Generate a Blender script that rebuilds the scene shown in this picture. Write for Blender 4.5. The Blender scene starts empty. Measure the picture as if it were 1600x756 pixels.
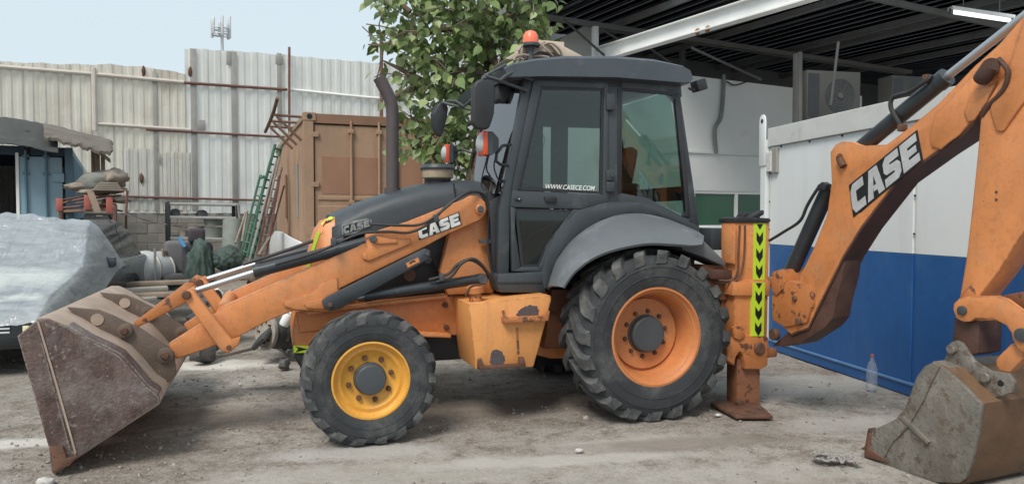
import bpy, bmesh, math, random
from math import radians, sin, cos, pi, tan
from mathutils import Vector, Matrix, noise
random.seed(7)
S = bpy.context.scene
COL = S.collection
# ------------------------------------------------------------------ camera, sky, sun, exposure
F = 1150.0; CZ = 1.65; PITCH = radians(1.9)
cam_d = bpy.data.cameras.new("camera"); cam = bpy.data.objects.new("camera", cam_d); COL.objects.link(cam)
cam_d.sensor_width = 36; cam_d.lens = 36*F/1600; cam_d.clip_start = .05; cam_d.clip_end = 2000
cam.location = (0, 0, CZ); cam.rotation_euler = (pi/2 - PITCH, 0, 0)
S.camera = cam
SUN_EL, SUN_AZ = radians(52), radians(205)          # azimuth measured clockwise from +Y
w = bpy.data.worlds.new("World"); S.world = w; w.use_nodes = True
wn = w.node_tree.nodes; wl = w.node_tree.links; wn.clear()
sky = wn.new("ShaderNodeTexSky"); sky.sky_type = 'NISHITA'; sky.sun_disc = False
sky.sun_elevation = SUN_EL; sky.sun_rotation = SUN_AZ; sky.dust_density = 3; sky.air_density = 1.2
mx = wn.new("ShaderNodeMix"); mx.data_type = 'RGBA'; mx.inputs[0].default_value = .8
mx.inputs[7].default_value = (6.4, 7.4, 7.9, 1)       # even thin overcast over the blue
bg = wn.new("ShaderNodeBackground"); bg.inputs[1].default_value = .1
wo = wn.new("ShaderNodeOutputWorld")
wl.new(sky.outputs[0], mx.inputs[6]); wl.new(mx.outputs[2], bg.inputs[0]); wl.new(bg.outputs[0], wo.inputs[0])
sd = bpy.data.lights.new("sun", 'SUN'); sd.energy = 2.3; sd.angle = radians(22); sd.color = (1, .94, .86)
sun = bpy.data.objects.new("sun", sd); COL.objects.link(sun); sun.location = (0, 0, 30)
sun.rotation_euler = Vector((-sin(SUN_AZ)*cos(SUN_EL), -cos(SUN_AZ)*cos(SUN_EL), -sin(SUN_EL))).to_track_quat('-Z', 'Y').to_euler()
S.view_settings.view_transform = 'Standard'; S.view_settings.look = 'None'
S.view_settings.exposure = .32; S.view_settings.gamma = 1
S.cycles.max_bounces = 6; S.cycles.transparent_max_bounces = 12

# ------------------------------------------------------------------ picture measurements -> places
cp, sp = cos(PITCH), sin(PITCH)
CAM = Vector((0, 0, CZ))
def ray(px, py):
    a = (px-800)/F; b = (378-py)/F
    return Vector((a, cp+b*sp, -sp+b*cp))
def on(px, py, p0, n):
    r = ray(px, py); return CAM + r*((p0-CAM).dot(n)/r.dot(n))
UP = Vector((0, 0, 1))
T = radians(18.4)
A0 = Vector((1.04, 5.99, 0)); FW = Vector((-cos(T), -sin(T), 0)); N = Vector((sin(T), -cos(T), 0))
def L(px, py, v): return on(px, py, A0+N*v, N)          # a point of the machine's long plane, v metres towards the viewer
def LU(u, v, z): return A0+FW*u+N*v+UP*z
def Gd(px, py, z=0): return on(px, py, Vector((0, 0, z)), UP)
def Dp(px, py, D): return on(px, py, Vector((0, D, 0)), Vector((0, 1, 0)))
KP = Vector((2.17, 6.6, 0)); BD = Vector((.39, -.92, 0)).normalized(); BN = Vector((BD.y, -BD.x, 0))   # boom plane
def B(px, py, wv): return on(px, py, KP+BN*wv, BN)
E1 = Vector((.88, .475, 0)).normalized(); E2 = Vector((-E1.y, E1.x, 0))                                # the yard's grid

# ------------------------------------------------------------------ mesh helpers
class M:
    def __init__(s): s.bm = bmesh.new()
    def prism(s, pts, vec, bevel=0, seg=2):
        b = bmesh.new() if bevel else s.bm
        vs = [b.verts.new(p) for p in pts]; f = b.faces.new(vs)
        r = bmesh.ops.extrude_face_region(b, geom=[f])
        nv = [g for g in r['geom'] if isinstance(g, bmesh.types.BMVert)]
        bmesh.ops.translate(b, verts=nv, vec=vec)
        if bevel: s._bev(b, bevel, seg)
        return s
    def _bev(s, b, off, seg, ang=.5):
        bmesh.ops.recalc_face_normals(b, faces=b.faces)
        ed = [e for e in b.edges if len(e.link_faces) == 2 and e.calc_face_angle(0) > ang]
        bmesh.ops.bevel(b, geom=ed, offset=off, segments=seg, profile=.5, affect='EDGES', clamp_overlap=True)
        s._merge(b)
    def _merge(s, b):
        m = bpy.data.meshes.new("tmp"); b.to_mesh(m); b.free(); s.bm.from_mesh(m); bpy.data.meshes.remove(m)
    def box(s, c, x, y, z, bevel=0, seg=2):
        """centre and three half axes"""
        c, x, y, z = Vector(c), Vector(x), Vector(y), Vector(z)
        return s.prism([c-x-y-z, c+x-y-z, c+x+y-z, c-x+y-z], z*2, bevel, seg)
    def cyl(s, p0, p1, r, r2=None, n=16):
        return s.tube([p0, p1], [r, r if r2 is None else r2], n)
    def tube(s, pts, r, n=8, caps=True):
        pts = [Vector(p) for p in pts]; k = len(pts)
        rs = r if isinstance(r, (list, tuple)) else [r]*k
        rings = []; up = None
        for i, p in enumerate(pts):
            t = (pts[min(i+1, k-1)]-pts[max(i-1, 0)]).normalized()
            if up is None:
                up = Vector((0, 0, 1)) if abs(t.z) < .9 else Vector((1, 0, 0))
            a = t.cross(up).normalized(); up = a.cross(t).normalized()
            rings.append([s.bm.verts.new(p+(a*cos(2*pi*j/n)+up*sin(2*pi*j/n))*rs[i]) for j in range(n)])
        for q in range(k-1):
            for j in range(n):
                s.bm.faces.new((rings[q][j], rings[q][(j+1) % n], rings[q+1][(j+1) % n], rings[q+1][j]))
        if caps: s.bm.faces.new(rings[0][::-1]); s.bm.faces.new(rings[-1])
        return s
    def lathe(s, c, ax, prof, n=32, closed=False):
        c = Vector(c); ax = Vector(ax).normalized()
        a = ax.cross(UP if abs(ax.z) < .9 else Vector((1, 0, 0))).normalized(); b = ax.cross(a)
        rings = []
        for r, h in prof:
            if r < 1e-5: rings.append([s.bm.verts.new(c+ax*h)])
            else: rings.append([s.bm.verts.new(c+ax*h+(a*cos(2*pi*j/n)+b*sin(2*pi*j/n))*r) for j in range(n)])
        P = list(zip(rings, rings[1:]))
        if closed: P.append((rings[-1], rings[0]))
        for A, Bq in P:
            for j in range(n):
                q = (j+1) % n
                if len(A) == 1 and len(Bq) == 1: continue
                if len(A) == 1: s.bm.faces.new((A[0], Bq[q], Bq[j]))
                elif len(Bq) == 1: s.bm.faces.new((A[j], A[q], Bq[0]))
                else: s.bm.faces.new((A[j], A[q], Bq[q], Bq[j]))
        return s
    def ball(s, c, x, y, z, n=12, rough=0, sc=3):
        c = Vector(c); r = bmesh.ops.create_icosphere(s.bm, subdivisions=3 if n > 10 else 2, radius=1)
        sd_ = Vector((random.random()*50, 0, 0))
        for v in r['verts']:
            p = v.co.copy(); k = 1+rough*noise.noise(p*sc+sd_)
            v.co = c+(Vector(x)*p.x+Vector(y)*p.y+Vector(z)*p.z)*k
        return s
    def grid(s, fn, nu, nv, th=None):
        g = [[s.bm.verts.new(fn(i/nu, j/nv)) for j in range(nv+1)] for i in range(nu+1)]
        fs = [s.bm.faces.new((g[i][j], g[i+1][j], g[i+1][j+1], g[i][j+1])) for i in range(nu) for j in range(nv)]
        if th:
            bmesh.ops.recalc_face_normals(s.bm, faces=fs)
            bmesh.ops.solidify(s.bm, geom=fs, thickness=th)
        return s
    def loft(s, secs, caps=True):
        R = [[s.bm.verts.new(p) for p in q] for q in secs]; n = len(R[0])
        for A, Bq in zip(R, R[1:]):
            for j in range(n): s.bm.faces.new((A[j], A[(j+1) % n], Bq[(j+1) % n], Bq[j]))
        if caps: s.bm.faces.new(R[0][::-1]); s.bm.faces.new(R[-1])
        return s
    def mesh(s, name, m, sharp=.6, off=None):
        b = s.bm
        bmesh.ops.recalc_face_normals(b, faces=b.faces)
        for f in b.faces: f.smooth = True
        for e in b.edges:
            if len(e.link_faces) == 2 and e.calc_face_angle(0) > sharp: e.smooth = False
        if off is not None: bmesh.ops.translate(b, verts=b.verts, vec=-off)
        me = bpy.data.meshes.new(name); b.to_mesh(me); b.free(); me.materials.append(m)
        return me
def root_of(o):
    while o.parent: o = o.parent
    return o
def thing(name, label, cat, loc, group=None):
    o = bpy.data.objects.new(name, None); COL.objects.link(o); o.location = loc; o.empty_display_size = .2
    o['label'] = label; o['category'] = cat
    if group: o['group'] = group
    return o
def obj(name, mb, m, parent=None, sharp=.6, label=None):
    off = root_of(parent).location if parent else None
    o = bpy.data.objects.new(name, mb.mesh(name, m, sharp, off)); COL.objects.link(o)
    if parent: o.parent = parent
    if label: o['label'] = label
    return o
def solo(name, mb, m, label, cat, group=None, sharp=.6):
    """a thing that is one mesh; its origin goes to the middle of its foot"""
    b = mb.bm; xs = [v.co for v in b.verts]
    c = Vector((sum(p.x for p in xs)/len(xs), sum(p.y for p in xs)/len(xs), min(p.z for p in xs)))
    o = bpy.data.objects.new(name, mb.mesh(name, m, sharp, c)); COL.objects.link(o); o.location = c
    o['label'] = label; o['category'] = cat
    if group: o['group'] = group
    return o
def struct(name, mb, m, kind='structure', parent=None):
    o = obj(name, mb, m, parent); o['kind'] = kind; return o
def copy_part(o, parent, off):
    c = o.copy(); COL.objects.link(c); c.parent = parent; c.location = o.location+off
    for ch in list(o.children):
        d = ch.copy(); COL.objects.link(d); d.parent = c
    return c

# ------------------------------------------------------------------ materials
def mat(name, col, rough=.5, metal=0, var=.12, scale=5, wear=0, wearcol=(.09, .045, .03), wscale=9, dust=0, dustcol=(.36, .33, .29), dscale=2.5, bump=.05, bscale=60, spec=.5, coat=0, streak=0, streakcol=(.12, .09, .07), sscale=7, grime=0, edge=0, edgecol=(.13, .06, .04)):
    m = bpy.data.materials.new(name); m.use_nodes = True
    nt = m.node_tree; n = nt.nodes; l = nt.links; bs = n["Principled BSDF"]
    tc = n.new("ShaderNodeTexCoord")
    oi = n.new("ShaderNodeObjectInfo")
    va = n.new("ShaderNodeVectorMath"); va.operation = 'MULTIPLY_ADD'
    cmb = n.new("ShaderNodeCombineXYZ")
    for k in range(3): l.new(oi.outputs['Random'], cmb.inputs[k])
    va.inputs[1].default_value = (37, 37, 37); l.new(cmb.outputs[0], va.inputs[0]); l.new(tc.outputs['Object'], va.inputs[2])
    V = va.outputs[0]
    def nz(sc, det=6, r=.6):
        t = n.new("ShaderNodeTexNoise"); t.inputs['Scale'].default_value = sc; t.inputs['Detail'].default_value = det; t.inputs['Roughness'].default_value = r
        l.new(V, t.inputs['Vector']); return t.outputs['Fac']
    def ramp(inp, a, b):
        r = n.new("ShaderNodeMapRange"); r.inputs[1].default_value = a; r.inputs[2].default_value = b; r.clamp = True
        l.new(inp, r.inputs[0]); return r.outputs[0]
    def mixc(f, a, b):
        x = n.new("ShaderNodeMix"); x.data_type = 'RGBA'
        l.new(f, x.inputs[0])
        for i, c in ((6, a), (7, b)):
            if isinstance(c, tuple): x.inputs[i].default_value = (*c, 1)
            else: l.new(c, x.inputs[i])
        return x.outputs[2]
    lo = tuple(c*(1-var) for c in col); hi = tuple(min(1, c*(1+var)) for c in col)
    c = mixc(ramp(nz(scale), .3, .7), lo, hi)
    if dust:
        c = mixc(ramp(nz(dscale, 8, .65), .72-dust*.5, .85), c, dustcol)
    if grime:                                            # fine rubbed-in dirt, an even mottling of the paint
        c = mixc(ramp(nz(scale*9, 9, .78), .50, .72-grime*.1), c, tuple(k*(1-grime) for k in col))
    if streak:
        mp = n.new("ShaderNodeMapping"); mp.inputs['Scale'].default_value = (sscale, sscale, sscale*.07); l.new(V, mp.inputs['Vector'])
        t = n.new("ShaderNodeTexNoise"); t.inputs['Scale'].default_value = 1; t.inputs['Detail'].default_value = 7; t.inputs['Roughness'].default_value = .7; l.new(mp.outputs[0], t.inputs['Vector'])
        sm_ = n.new("ShaderNodeMath"); sm_.operation = 'MULTIPLY'; sm_.inputs[1].default_value = streak; l.new(ramp(t.outputs['Fac'], .5, .72), sm_.inputs[0])
        c = mixc(sm_.outputs[0], c, streakcol)
    if wear:
        wf = ramp(nz(wscale, 8, .7), .74-wear*.4, .78-wear*.4)
        c = mixc(wf, c, wearcol)
    if edge:                                             # paint chipped off along the edges of the steel
        bv = n.new("ShaderNodeBevel"); bv.samples = 4; bv.inputs[0].default_value = .02
        ge = n.new("ShaderNodeNewGeometry"); dt = n.new("ShaderNodeVectorMath"); dt.operation = 'DOT_PRODUCT'
        l.new(bv.outputs[0], dt.inputs[0]); l.new(ge.outputs['Normal'], dt.inputs[1])
        em = n.new("ShaderNodeMath"); em.operation = 'MULTIPLY'; l.new(ramp(dt.outputs['Value'], .985, .86), em.inputs[0]); l.new(ramp(nz(14, 7, .75), .60-edge*.2, .68-edge*.2), em.inputs[1])
        c = mixc(em.outputs[0], c, edgecol)
    l.new(c, bs.inputs['Base Color'])
    rr = n.new("ShaderNodeMapRange"); rr.inputs[3].default_value = max(0, rough-.1); rr.inputs[4].default_value = min(1, rough+.12)
    l.new(nz(scale*2), rr.inputs[0]); l.new(rr.outputs[0], bs.inputs['Roughness'])
    bs.inputs['Metallic'].default_value = metal; bs.inputs['Specular IOR Level'].default_value = spec
    if coat: bs.inputs['Coat Weight'].default_value = coat
    if bump:
        bp = n.new("ShaderNodeBump"); bp.inputs['Strength'].default_value = min(1, bump*4); bp.inputs['Distance'].default_value = .01
        l.new(nz(bscale, 4), bp.inputs['Height']); l.new(bp.outputs[0], bs.inputs['Normal'])
    return m
def glass(name, tint, refl=(1, 1, 1), rough=.02, f0=1.5, haze=0):
    m = bpy.data.materials.new(name); m.use_nodes = True; nt = m.node_tree; n = nt.nodes; l = nt.links; n.clear()
    tr = n.new("ShaderNodeBsdfTransparent"); tr.inputs[0].default_value = (*tint, 1)
    gl = n.new("ShaderNodeBsdfGlossy"); gl.inputs[0].default_value = (*refl, 1); gl.inputs['Roughness'].default_value = rough
    fr = n.new("ShaderNodeFresnel"); fr.inputs[0].default_value = f0
    mx_ = n.new("ShaderNodeMixShader"); o = n.new("ShaderNodeOutputMaterial")
    l.new(fr.outputs[0], mx_.inputs[0]); l.new(tr.outputs[0], mx_.inputs[1]); l.new(gl.outputs[0], mx_.inputs[2]); l.new(mx_.outputs[0], o.inputs[0])
    if haze:                                             # scuffed plastic: a little of it scatters
        df = n.new("ShaderNodeBsdfDiffuse"); df.inputs[0].default_value = (.75, .8, .82, 1); m2 = n.new("ShaderNodeMixShader"); m2.inputs[0].default_value = haze
        l.new(mx_.outputs[0], m2.inputs[1]); l.new(df.outputs[0], m2.inputs[2]); l.new(m2.outputs[0], o.inputs[0])
    return m
RUST = (.10, .045, .025)
m_orange = mat("orange paint", (.64, .245, .085), .45, 0, .12, 2.2, wear=.16, wearcol=(.17, .07, .04), wscale=16, dust=.38, dustcol=(.50, .27, .15), dscale=3.5, bump=.03, streak=.35, streakcol=(.33, .15, .07), sscale=11, grime=.25, edge=.95)
m_orange_worn = mat("worn orange paint", (.48, .175, .055), .5, 0, .15, 5, wear=.46, wearcol=(.12, .055, .035), wscale=10, dust=.3, dustcol=(.42, .2, .1), bump=.05, edge=.9)
m_tank = mat("faded orange paint", (.70, .31, .10), .45, 0, .06, 3, wear=.20, wearcol=(.10, .05, .05), wscale=6, dust=.3, dustcol=(.6, .36, .2), bump=.03, streak=.4, streakcol=(.36, .17, .09), sscale=9, grime=.15, edge=.8)
m_orange_dark = mat("dirty orange steel", (.22, .085, .04), .6, 0, .2, 4, wear=.4, wearcol=(.05, .035, .03), wscale=8, bump=.06)
m_under = mat("dark brown steel", (.085, .042, .03), .6, 0, .35, 5, wear=.22, wearcol=(.16, .07, .035), wscale=9, bump=.08)
m_yrim = mat("yellow rim paint", (.72, .36, .06), .4, 0, .08, 4, wear=.12, wearcol=(.25, .13, .06), wscale=14, dust=.35, dustcol=(.5, .33, .16), bump=.03, grime=.25)
m_orim = mat("orange rim paint", (.56, .21, .075), .42, 0, .08, 4, wear=.1, wearcol=(.2, .09, .05), wscale=14, dust=.4, dustcol=(.42, .24, .15), bump=.03, grime=.25)
m_grey = mat("charcoal panel", (.043, .052, .060), .45, 0, .12, 4, dust=.3, dustcol=(.16, .17, .18), dscale=3, bump=.03)
m_roof = mat("charcoal roof shell", (.062, .075, .088), .45, 0, .12, 3, dust=.35, dustcol=(.17, .185, .2), dscale=2, bump=.03)
m_fender = mat("faded grey fender", (.125, .138, .150), .42, 0, .08, 3, dust=.36, dustcol=(.24, .255, .27), dscale=3, bump=.02)
m_black = mat("black plastic", (.022, .024, .027), .5, 0, .2, 6, dust=.2, dustcol=(.1, .1, .1), bump=.04)
m_hose = mat("rubber hose", (.028, .028, .03), .55, 0, .2, 9, dust=.25, dustcol=(.13, .12, .11), bump=.03)
m_cyl = mat("dark cylinder paint", (.033, .040, .047), .38, .1, .12, 4, wear=.06, wearcol=(.2, .12, .08), dust=.2, dustcol=(.14, .14, .14), bump=.02)
m_chrome = mat("chrome rod", (.50, .52, .54), .45, 1, .05, 1, bump=0)
m_tyre = mat("dusty rubber", (.034, .038, .042), .75, 0, .2, 4, dust=.45, dustcol=(.14, .138, .132), dscale=4, bump=.1, bscale=90, grime=.3)
m_tread = mat("dust caked tread", (.055, .058, .06), .8, 0, .3, 9, dust=.5, dustcol=(.20, .195, .185), dscale=7, bump=.08, bscale=70)
m_hub = mat("hub grey", (.06, .068, .075), .55, 0, .15, 5, dust=.3, dustcol=(.2, .2, .2), bump=.05)
m_rust = mat("rusty steel", (.12, .058, .036), .7, .1, .35, 8, wear=.4, wearcol=(.05, .03, .025), bump=.1)
m_bucket = mat("worn bucket steel", (.088, .054, .046), .62, .15, .35, 9, wear=.40, wearcol=(.20, .165, .15), wscale=26, streak=.6, streakcol=(.19, .14, .125), sscale=6, edge=.8, edgecol=(.36, .31, .28), dust=.52, dustcol=(.30, .265, .25), dscale=3.2, bump=.2, bscale=45)
m_bback = mat("bucket back, dusty", (.37, .285, .225), .7, 0, .18, 5, dust=.35, dustcol=(.46, .38, .31), wear=.16, wearcol=(.16, .09, .06), wscale=8, bump=.06)
m_bplate = mat("bucket bracket steel", (.12, .088, .068), .65, .1, .25, 5, wear=.3, wearcol=(.2, .14, .1), bump=.08)
m_hbucket = mat("scraped digging bucket", (.195, .18, .155), .5, .15, .3, 4, wear=.46, wearcol=(.125, .098, .075), wscale=13, dust=.45, dustcol=(.29, .285, .265), dscale=4, bump=.15, bscale=40, streak=.7, streakcol=(.14, .105, .075), sscale=5, grime=.4)
m_hshell = mat("rusty bucket shell", (.17, .10, .055), .6, .15, .25, 4, wear=.4, wearcol=(.11, .07, .05), wscale=6, dust=.25, dustcol=(.32, .26, .2), bump=.08)
m_white = mat("white letter", (.78, .78, .76), .4, 0, .04, 8, bump=0)
m_silver = mat("silver letter", (.50, .51, .51), .35, .2, .12, 20, bump=.02)
m_lime = mat("lime reflective tape", (.50, .70, .04), .4, 0, .05, 8, dust=.12, bump=0)
m_decal = mat("black print", (.012, .012, .013), .45, 0, .1, 8, bump=0)
m_amber = mat("orange lens", (.62, .085, .03), .25, 0, .08, 8, bump=0)
m_lens = mat("clear lens", (.42, .45, .46), .2, 0, .1, 30, bump=.02)
m_glass = glass("cab glass", (.70, .775, .755), f0=1.55)
m_wglass = glass("windscreen glass", (.86, .9, .9), f0=3.0)
m_carglass = glass("car glass", (.16, .2, .21))
m_seat = mat("dark seat cloth", (.05, .05, .055), .8, 0, .2, 6, bump=.06)
m_brown = mat("brown vinyl", (.075, .042, .033), .6, 0, .2, 5, bump=.05)
m_tan = mat("tan sheet", (.55, .45, .36), .7, 0, .1, 5, wear=.15, wearcol=(.25, .15, .1), bump=.06)
# ================================================================== GROUND
def ground_mat():
    m = bpy.data.materials.new("dusty concrete yard"); m.use_nodes = True; nt = m.node_tree; n = nt.nodes; l = nt.links; bs = n["Principled BSDF"]
    tc = n.new("ShaderNodeTexCoord"); V = tc.outputs['Object']
    def nz(sc, det=8, r=.6, dist=0, vec=V):
        t = n.new("ShaderNodeTexNoise"); t.inputs['Scale'].default_value = sc; t.inputs['Detail'].default_value = det; t.inputs['Roughness'].default_value = r; t.inputs['Distortion'].default_value = dist
        l.new(vec, t.inputs['Vector']); return t.outputs['Fac']
    def rng(i, a, b, c=0, d=1):
        r = n.new("ShaderNodeMapRange"); r.inputs[1].default_value = a; r.inputs[2].default_value = b; r.inputs[3].default_value = c; r.inputs[4].default_value = d
        l.new(i, r.inputs[0]); return r.outputs[0]
    def mixc(f, a, b):
        x = n.new("ShaderNodeMix"); x.data_type = 'RGBA'; l.new(f, x.inputs[0])
        for i, c in ((6, a), (7, b)):
            if isinstance(c, tuple): x.inputs[i].default_value = (*c, 1)
            else: l.new(c, x.inputs[i])
        return x.outputs[2]
    def mul(a, b):
        x = n.new("ShaderNodeMath"); x.operation = 'MULTIPLY'; l.new(a, x.inputs[0])
        if isinstance(b, float): x.inputs[1].default_value = b
        else: l.new(b, x.inputs[1])
        return x.outputs[0]
    def blob(p, rx, ry, ang=0, soft=.5):
        mp = n.new("ShaderNodeMapping"); mp.vector_type = 'TEXTURE'
        mp.inputs['Location'].default_value = (p.x, p.y, 0); mp.inputs['Rotation'].default_value = (0, 0, ang); mp.inputs['Scale'].default_value = (rx, ry, 1)
        l.new(V, mp.inputs['Vector'])
        ln = n.new("ShaderNodeVectorMath"); ln.operation = 'LENGTH'; l.new(mp.outputs[0], ln.inputs[0])
        ad = n.new("ShaderNodeMath"); ad.operation = 'ADD'; l.new(ln.outputs['Value'], ad.inputs[0]); l.new(rng(nz(3.5), 0, 1, -.6, .6), ad.inputs[1])
        return rng(ad.outputs[0], 1, 1-soft)
    # stretched along the yard so dirt lies in tracks
    mp = n.new("ShaderNodeMapping"); mp.inputs['Rotation'].default_value = (0, 0, -.3); mp.inputs['Scale'].default_value = (.75, 1.15, 1); l.new(V, mp.inputs['Vector'])
    c = mixc(rng(nz(.9, 10, .62, .3, mp.outputs[0]), .36, .62), (.240, .212, .182), (.365, .342, .312))
    c = mixc(rng(nz(1.7, 9, .70, .5, mp.outputs[0]), .50, .68), c, (.172, .145, .118))
    c = mixc(mul(rng(nz(6, 9, .78), .48, .60), .8), c, (.15, .122, .097))
    c = mixc(mul(rng(nz(34, 8, .85), .52, .60), .7), c, (.44, .41, .37))
    c = mixc(mul(rng(nz(55, 7, .85), .53, .60), .8), c, (.085, .07, .058))
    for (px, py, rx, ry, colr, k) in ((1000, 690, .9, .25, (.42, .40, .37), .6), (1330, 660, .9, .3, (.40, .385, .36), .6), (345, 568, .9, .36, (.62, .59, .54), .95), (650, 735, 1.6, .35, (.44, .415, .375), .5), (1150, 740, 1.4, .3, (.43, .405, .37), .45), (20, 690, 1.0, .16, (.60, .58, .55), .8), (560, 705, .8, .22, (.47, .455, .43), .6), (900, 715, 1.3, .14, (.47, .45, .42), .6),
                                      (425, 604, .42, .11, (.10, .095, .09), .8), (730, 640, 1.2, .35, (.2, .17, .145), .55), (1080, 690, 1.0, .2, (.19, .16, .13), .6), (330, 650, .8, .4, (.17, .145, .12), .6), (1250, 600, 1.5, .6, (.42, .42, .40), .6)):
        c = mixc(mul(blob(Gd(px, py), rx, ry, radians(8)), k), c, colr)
    l.new(c, bs.inputs['Base Color']); bs.inputs['Roughness'].default_value = .9; bs.inputs['Specular IOR Level'].default_value = .2
    pud = blob(Gd(425, 604), .4, .09, radians(8), .25)
    l.new(rng(pud, 0, 1, .9, .25), bs.inputs['Roughness'])
    bp = n.new("ShaderNodeBump"); bp.inputs['Strength'].default_value = .7; bp.inputs['Distance'].default_value = .02
    ad = n.new("ShaderNodeMath"); ad.operation = 'ADD'; l.new(nz(9, 10, .7), ad.inputs[0]); l.new(mul(nz(50, 5, .7), .35), ad.inputs[1])
    l.new(ad.outputs[0], bp.inputs['Height']); l.new(bp.outputs[0], bs.inputs['Normal'])
    return m
m_ground = ground_mat()
def gz(x, y): return .012*noise.noise(Vector((x*.8, y*.8, 0)))+.006*noise.noise(Vector((x*3, y*3, 5)))-.012
g = M()
for (x0, x1, y0, y1, nu, nv) in ((-14, 10, 1, 25, 110, 110),): g.grid(lambda a, b: Vector((x0+(x1-x0)*a, y0+(y1-y0)*b, gz(x0+(x1-x0)*a, y0+(y1-y0)*b) if 0 < a < 1 and 0 < b < 1 else -.02)), nu, nv)
for q in ((-600, -14, -300, 900), (10, 600, -300, 900), (-14, 10, -300, 1), (-14, 10, 25, 900)):
    g.bm.faces.new([g.bm.verts.new((q[i], q[j], -.02)) for i, j in ((0, 2), (1, 2), (1, 3), (0, 3))])
struct('ground', g, m_ground)
# loose stones and grit
m_stone = mat("pale grit", (.29, .26, .225), .85, 0, .5, 30, bump=.05)
g = M(); base = bmesh.new(); bmesh.ops.create_icosphere(base, subdivisions=1, radius=1); bv = [v.co.copy() for v in base.verts]; bf = [[v.index for v in f.verts] for f in base.faces]; base.free()
for i in range(8500):
    D = 3.7+6*random.random()**1.4; x = random.uniform(-.78, .72)*D
    if noise.noise(Vector((x*.7, D*.7, 3))) < random.uniform(-.5, .35): continue
    r = .0035+.017*random.random()**4
    if random.random() < .018: r *= 2
    R = Matrix.Rotation(random.random()*6, 3, Vector((random.random(), random.random(), 1)).normalized()); sc = Vector((random.uniform(.6, 1.3), random.uniform(.6, 1.2), random.uniform(.4, .8)))
    vs = [g.bm.verts.new(Vector((x, D, gz(x, D)+r*.25))+R@Vector((p.x*sc.x, p.y*sc.y, p.z*sc.z))*r*random.uniform(.75, 1.2)) for p in bv]
    for f in bf: g.bm.faces.new([vs[k] for k in f])
struct('gravel', g, m_stone, 'stuff')

# ================================================================== THE BACKHOE LOADER
bh = thing('backhoe_loader', 'orange backhoe loader with charcoal cab, front bucket lowered and digging arm swung aside', 'backhoe', LU(0, -1.1, 0))
def prism(name, pts, v0, v1, m, parent=bh, bevel=.008, seg=2, label=None):
    b = M(); b.prism([L(x, y, v0) for x, y in pts], N*(v1-v0), bevel, seg); return obj(name, b, m, parent, label=label)
def bprism(name, pts, w0, w1, m, parent=bh, bevel=.008):
    b = M(); b.prism([B(x, y, w0) for x, y in pts], BN*(w1-w0), bevel); return obj(name, b, m, parent)
def pin(name, x, y, v0, v1, r, m=m_rust, parent=bh, fn=L, ax=N, n=16):
    b = M(); p = fn(x, y, v0); b.lathe(p, ax, [(0, v1-v0), (r*.8, v1-v0), (r, (v1-v0)*.85), (r, 0), (0, 0)], n); return obj(name, b, m, parent)
def spline(pts, k=8):
    out = []
    for i in range(len(pts)-1):
        p0, p1, p2, p3 = pts[max(i-1, 0)], pts[i], pts[i+1], pts[min(i+2, len(pts)-1)]
        for j in range(k):
            t = j/k; out.append(.5*((2*p1)+(p2-p0)*t+(2*p0-5*p1+4*p2-p3)*t*t+(3*p1-p0-3*p2+p3)*t**3))
    return out+[pts[-1]]
def hose(pts, r=.012, parent=bh, m=None, name='hose'):
    b = M(); b.tube(spline([Vector(p) for p in pts], 6), r, 8); return obj(name, b, m or m_hose, parent)
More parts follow.
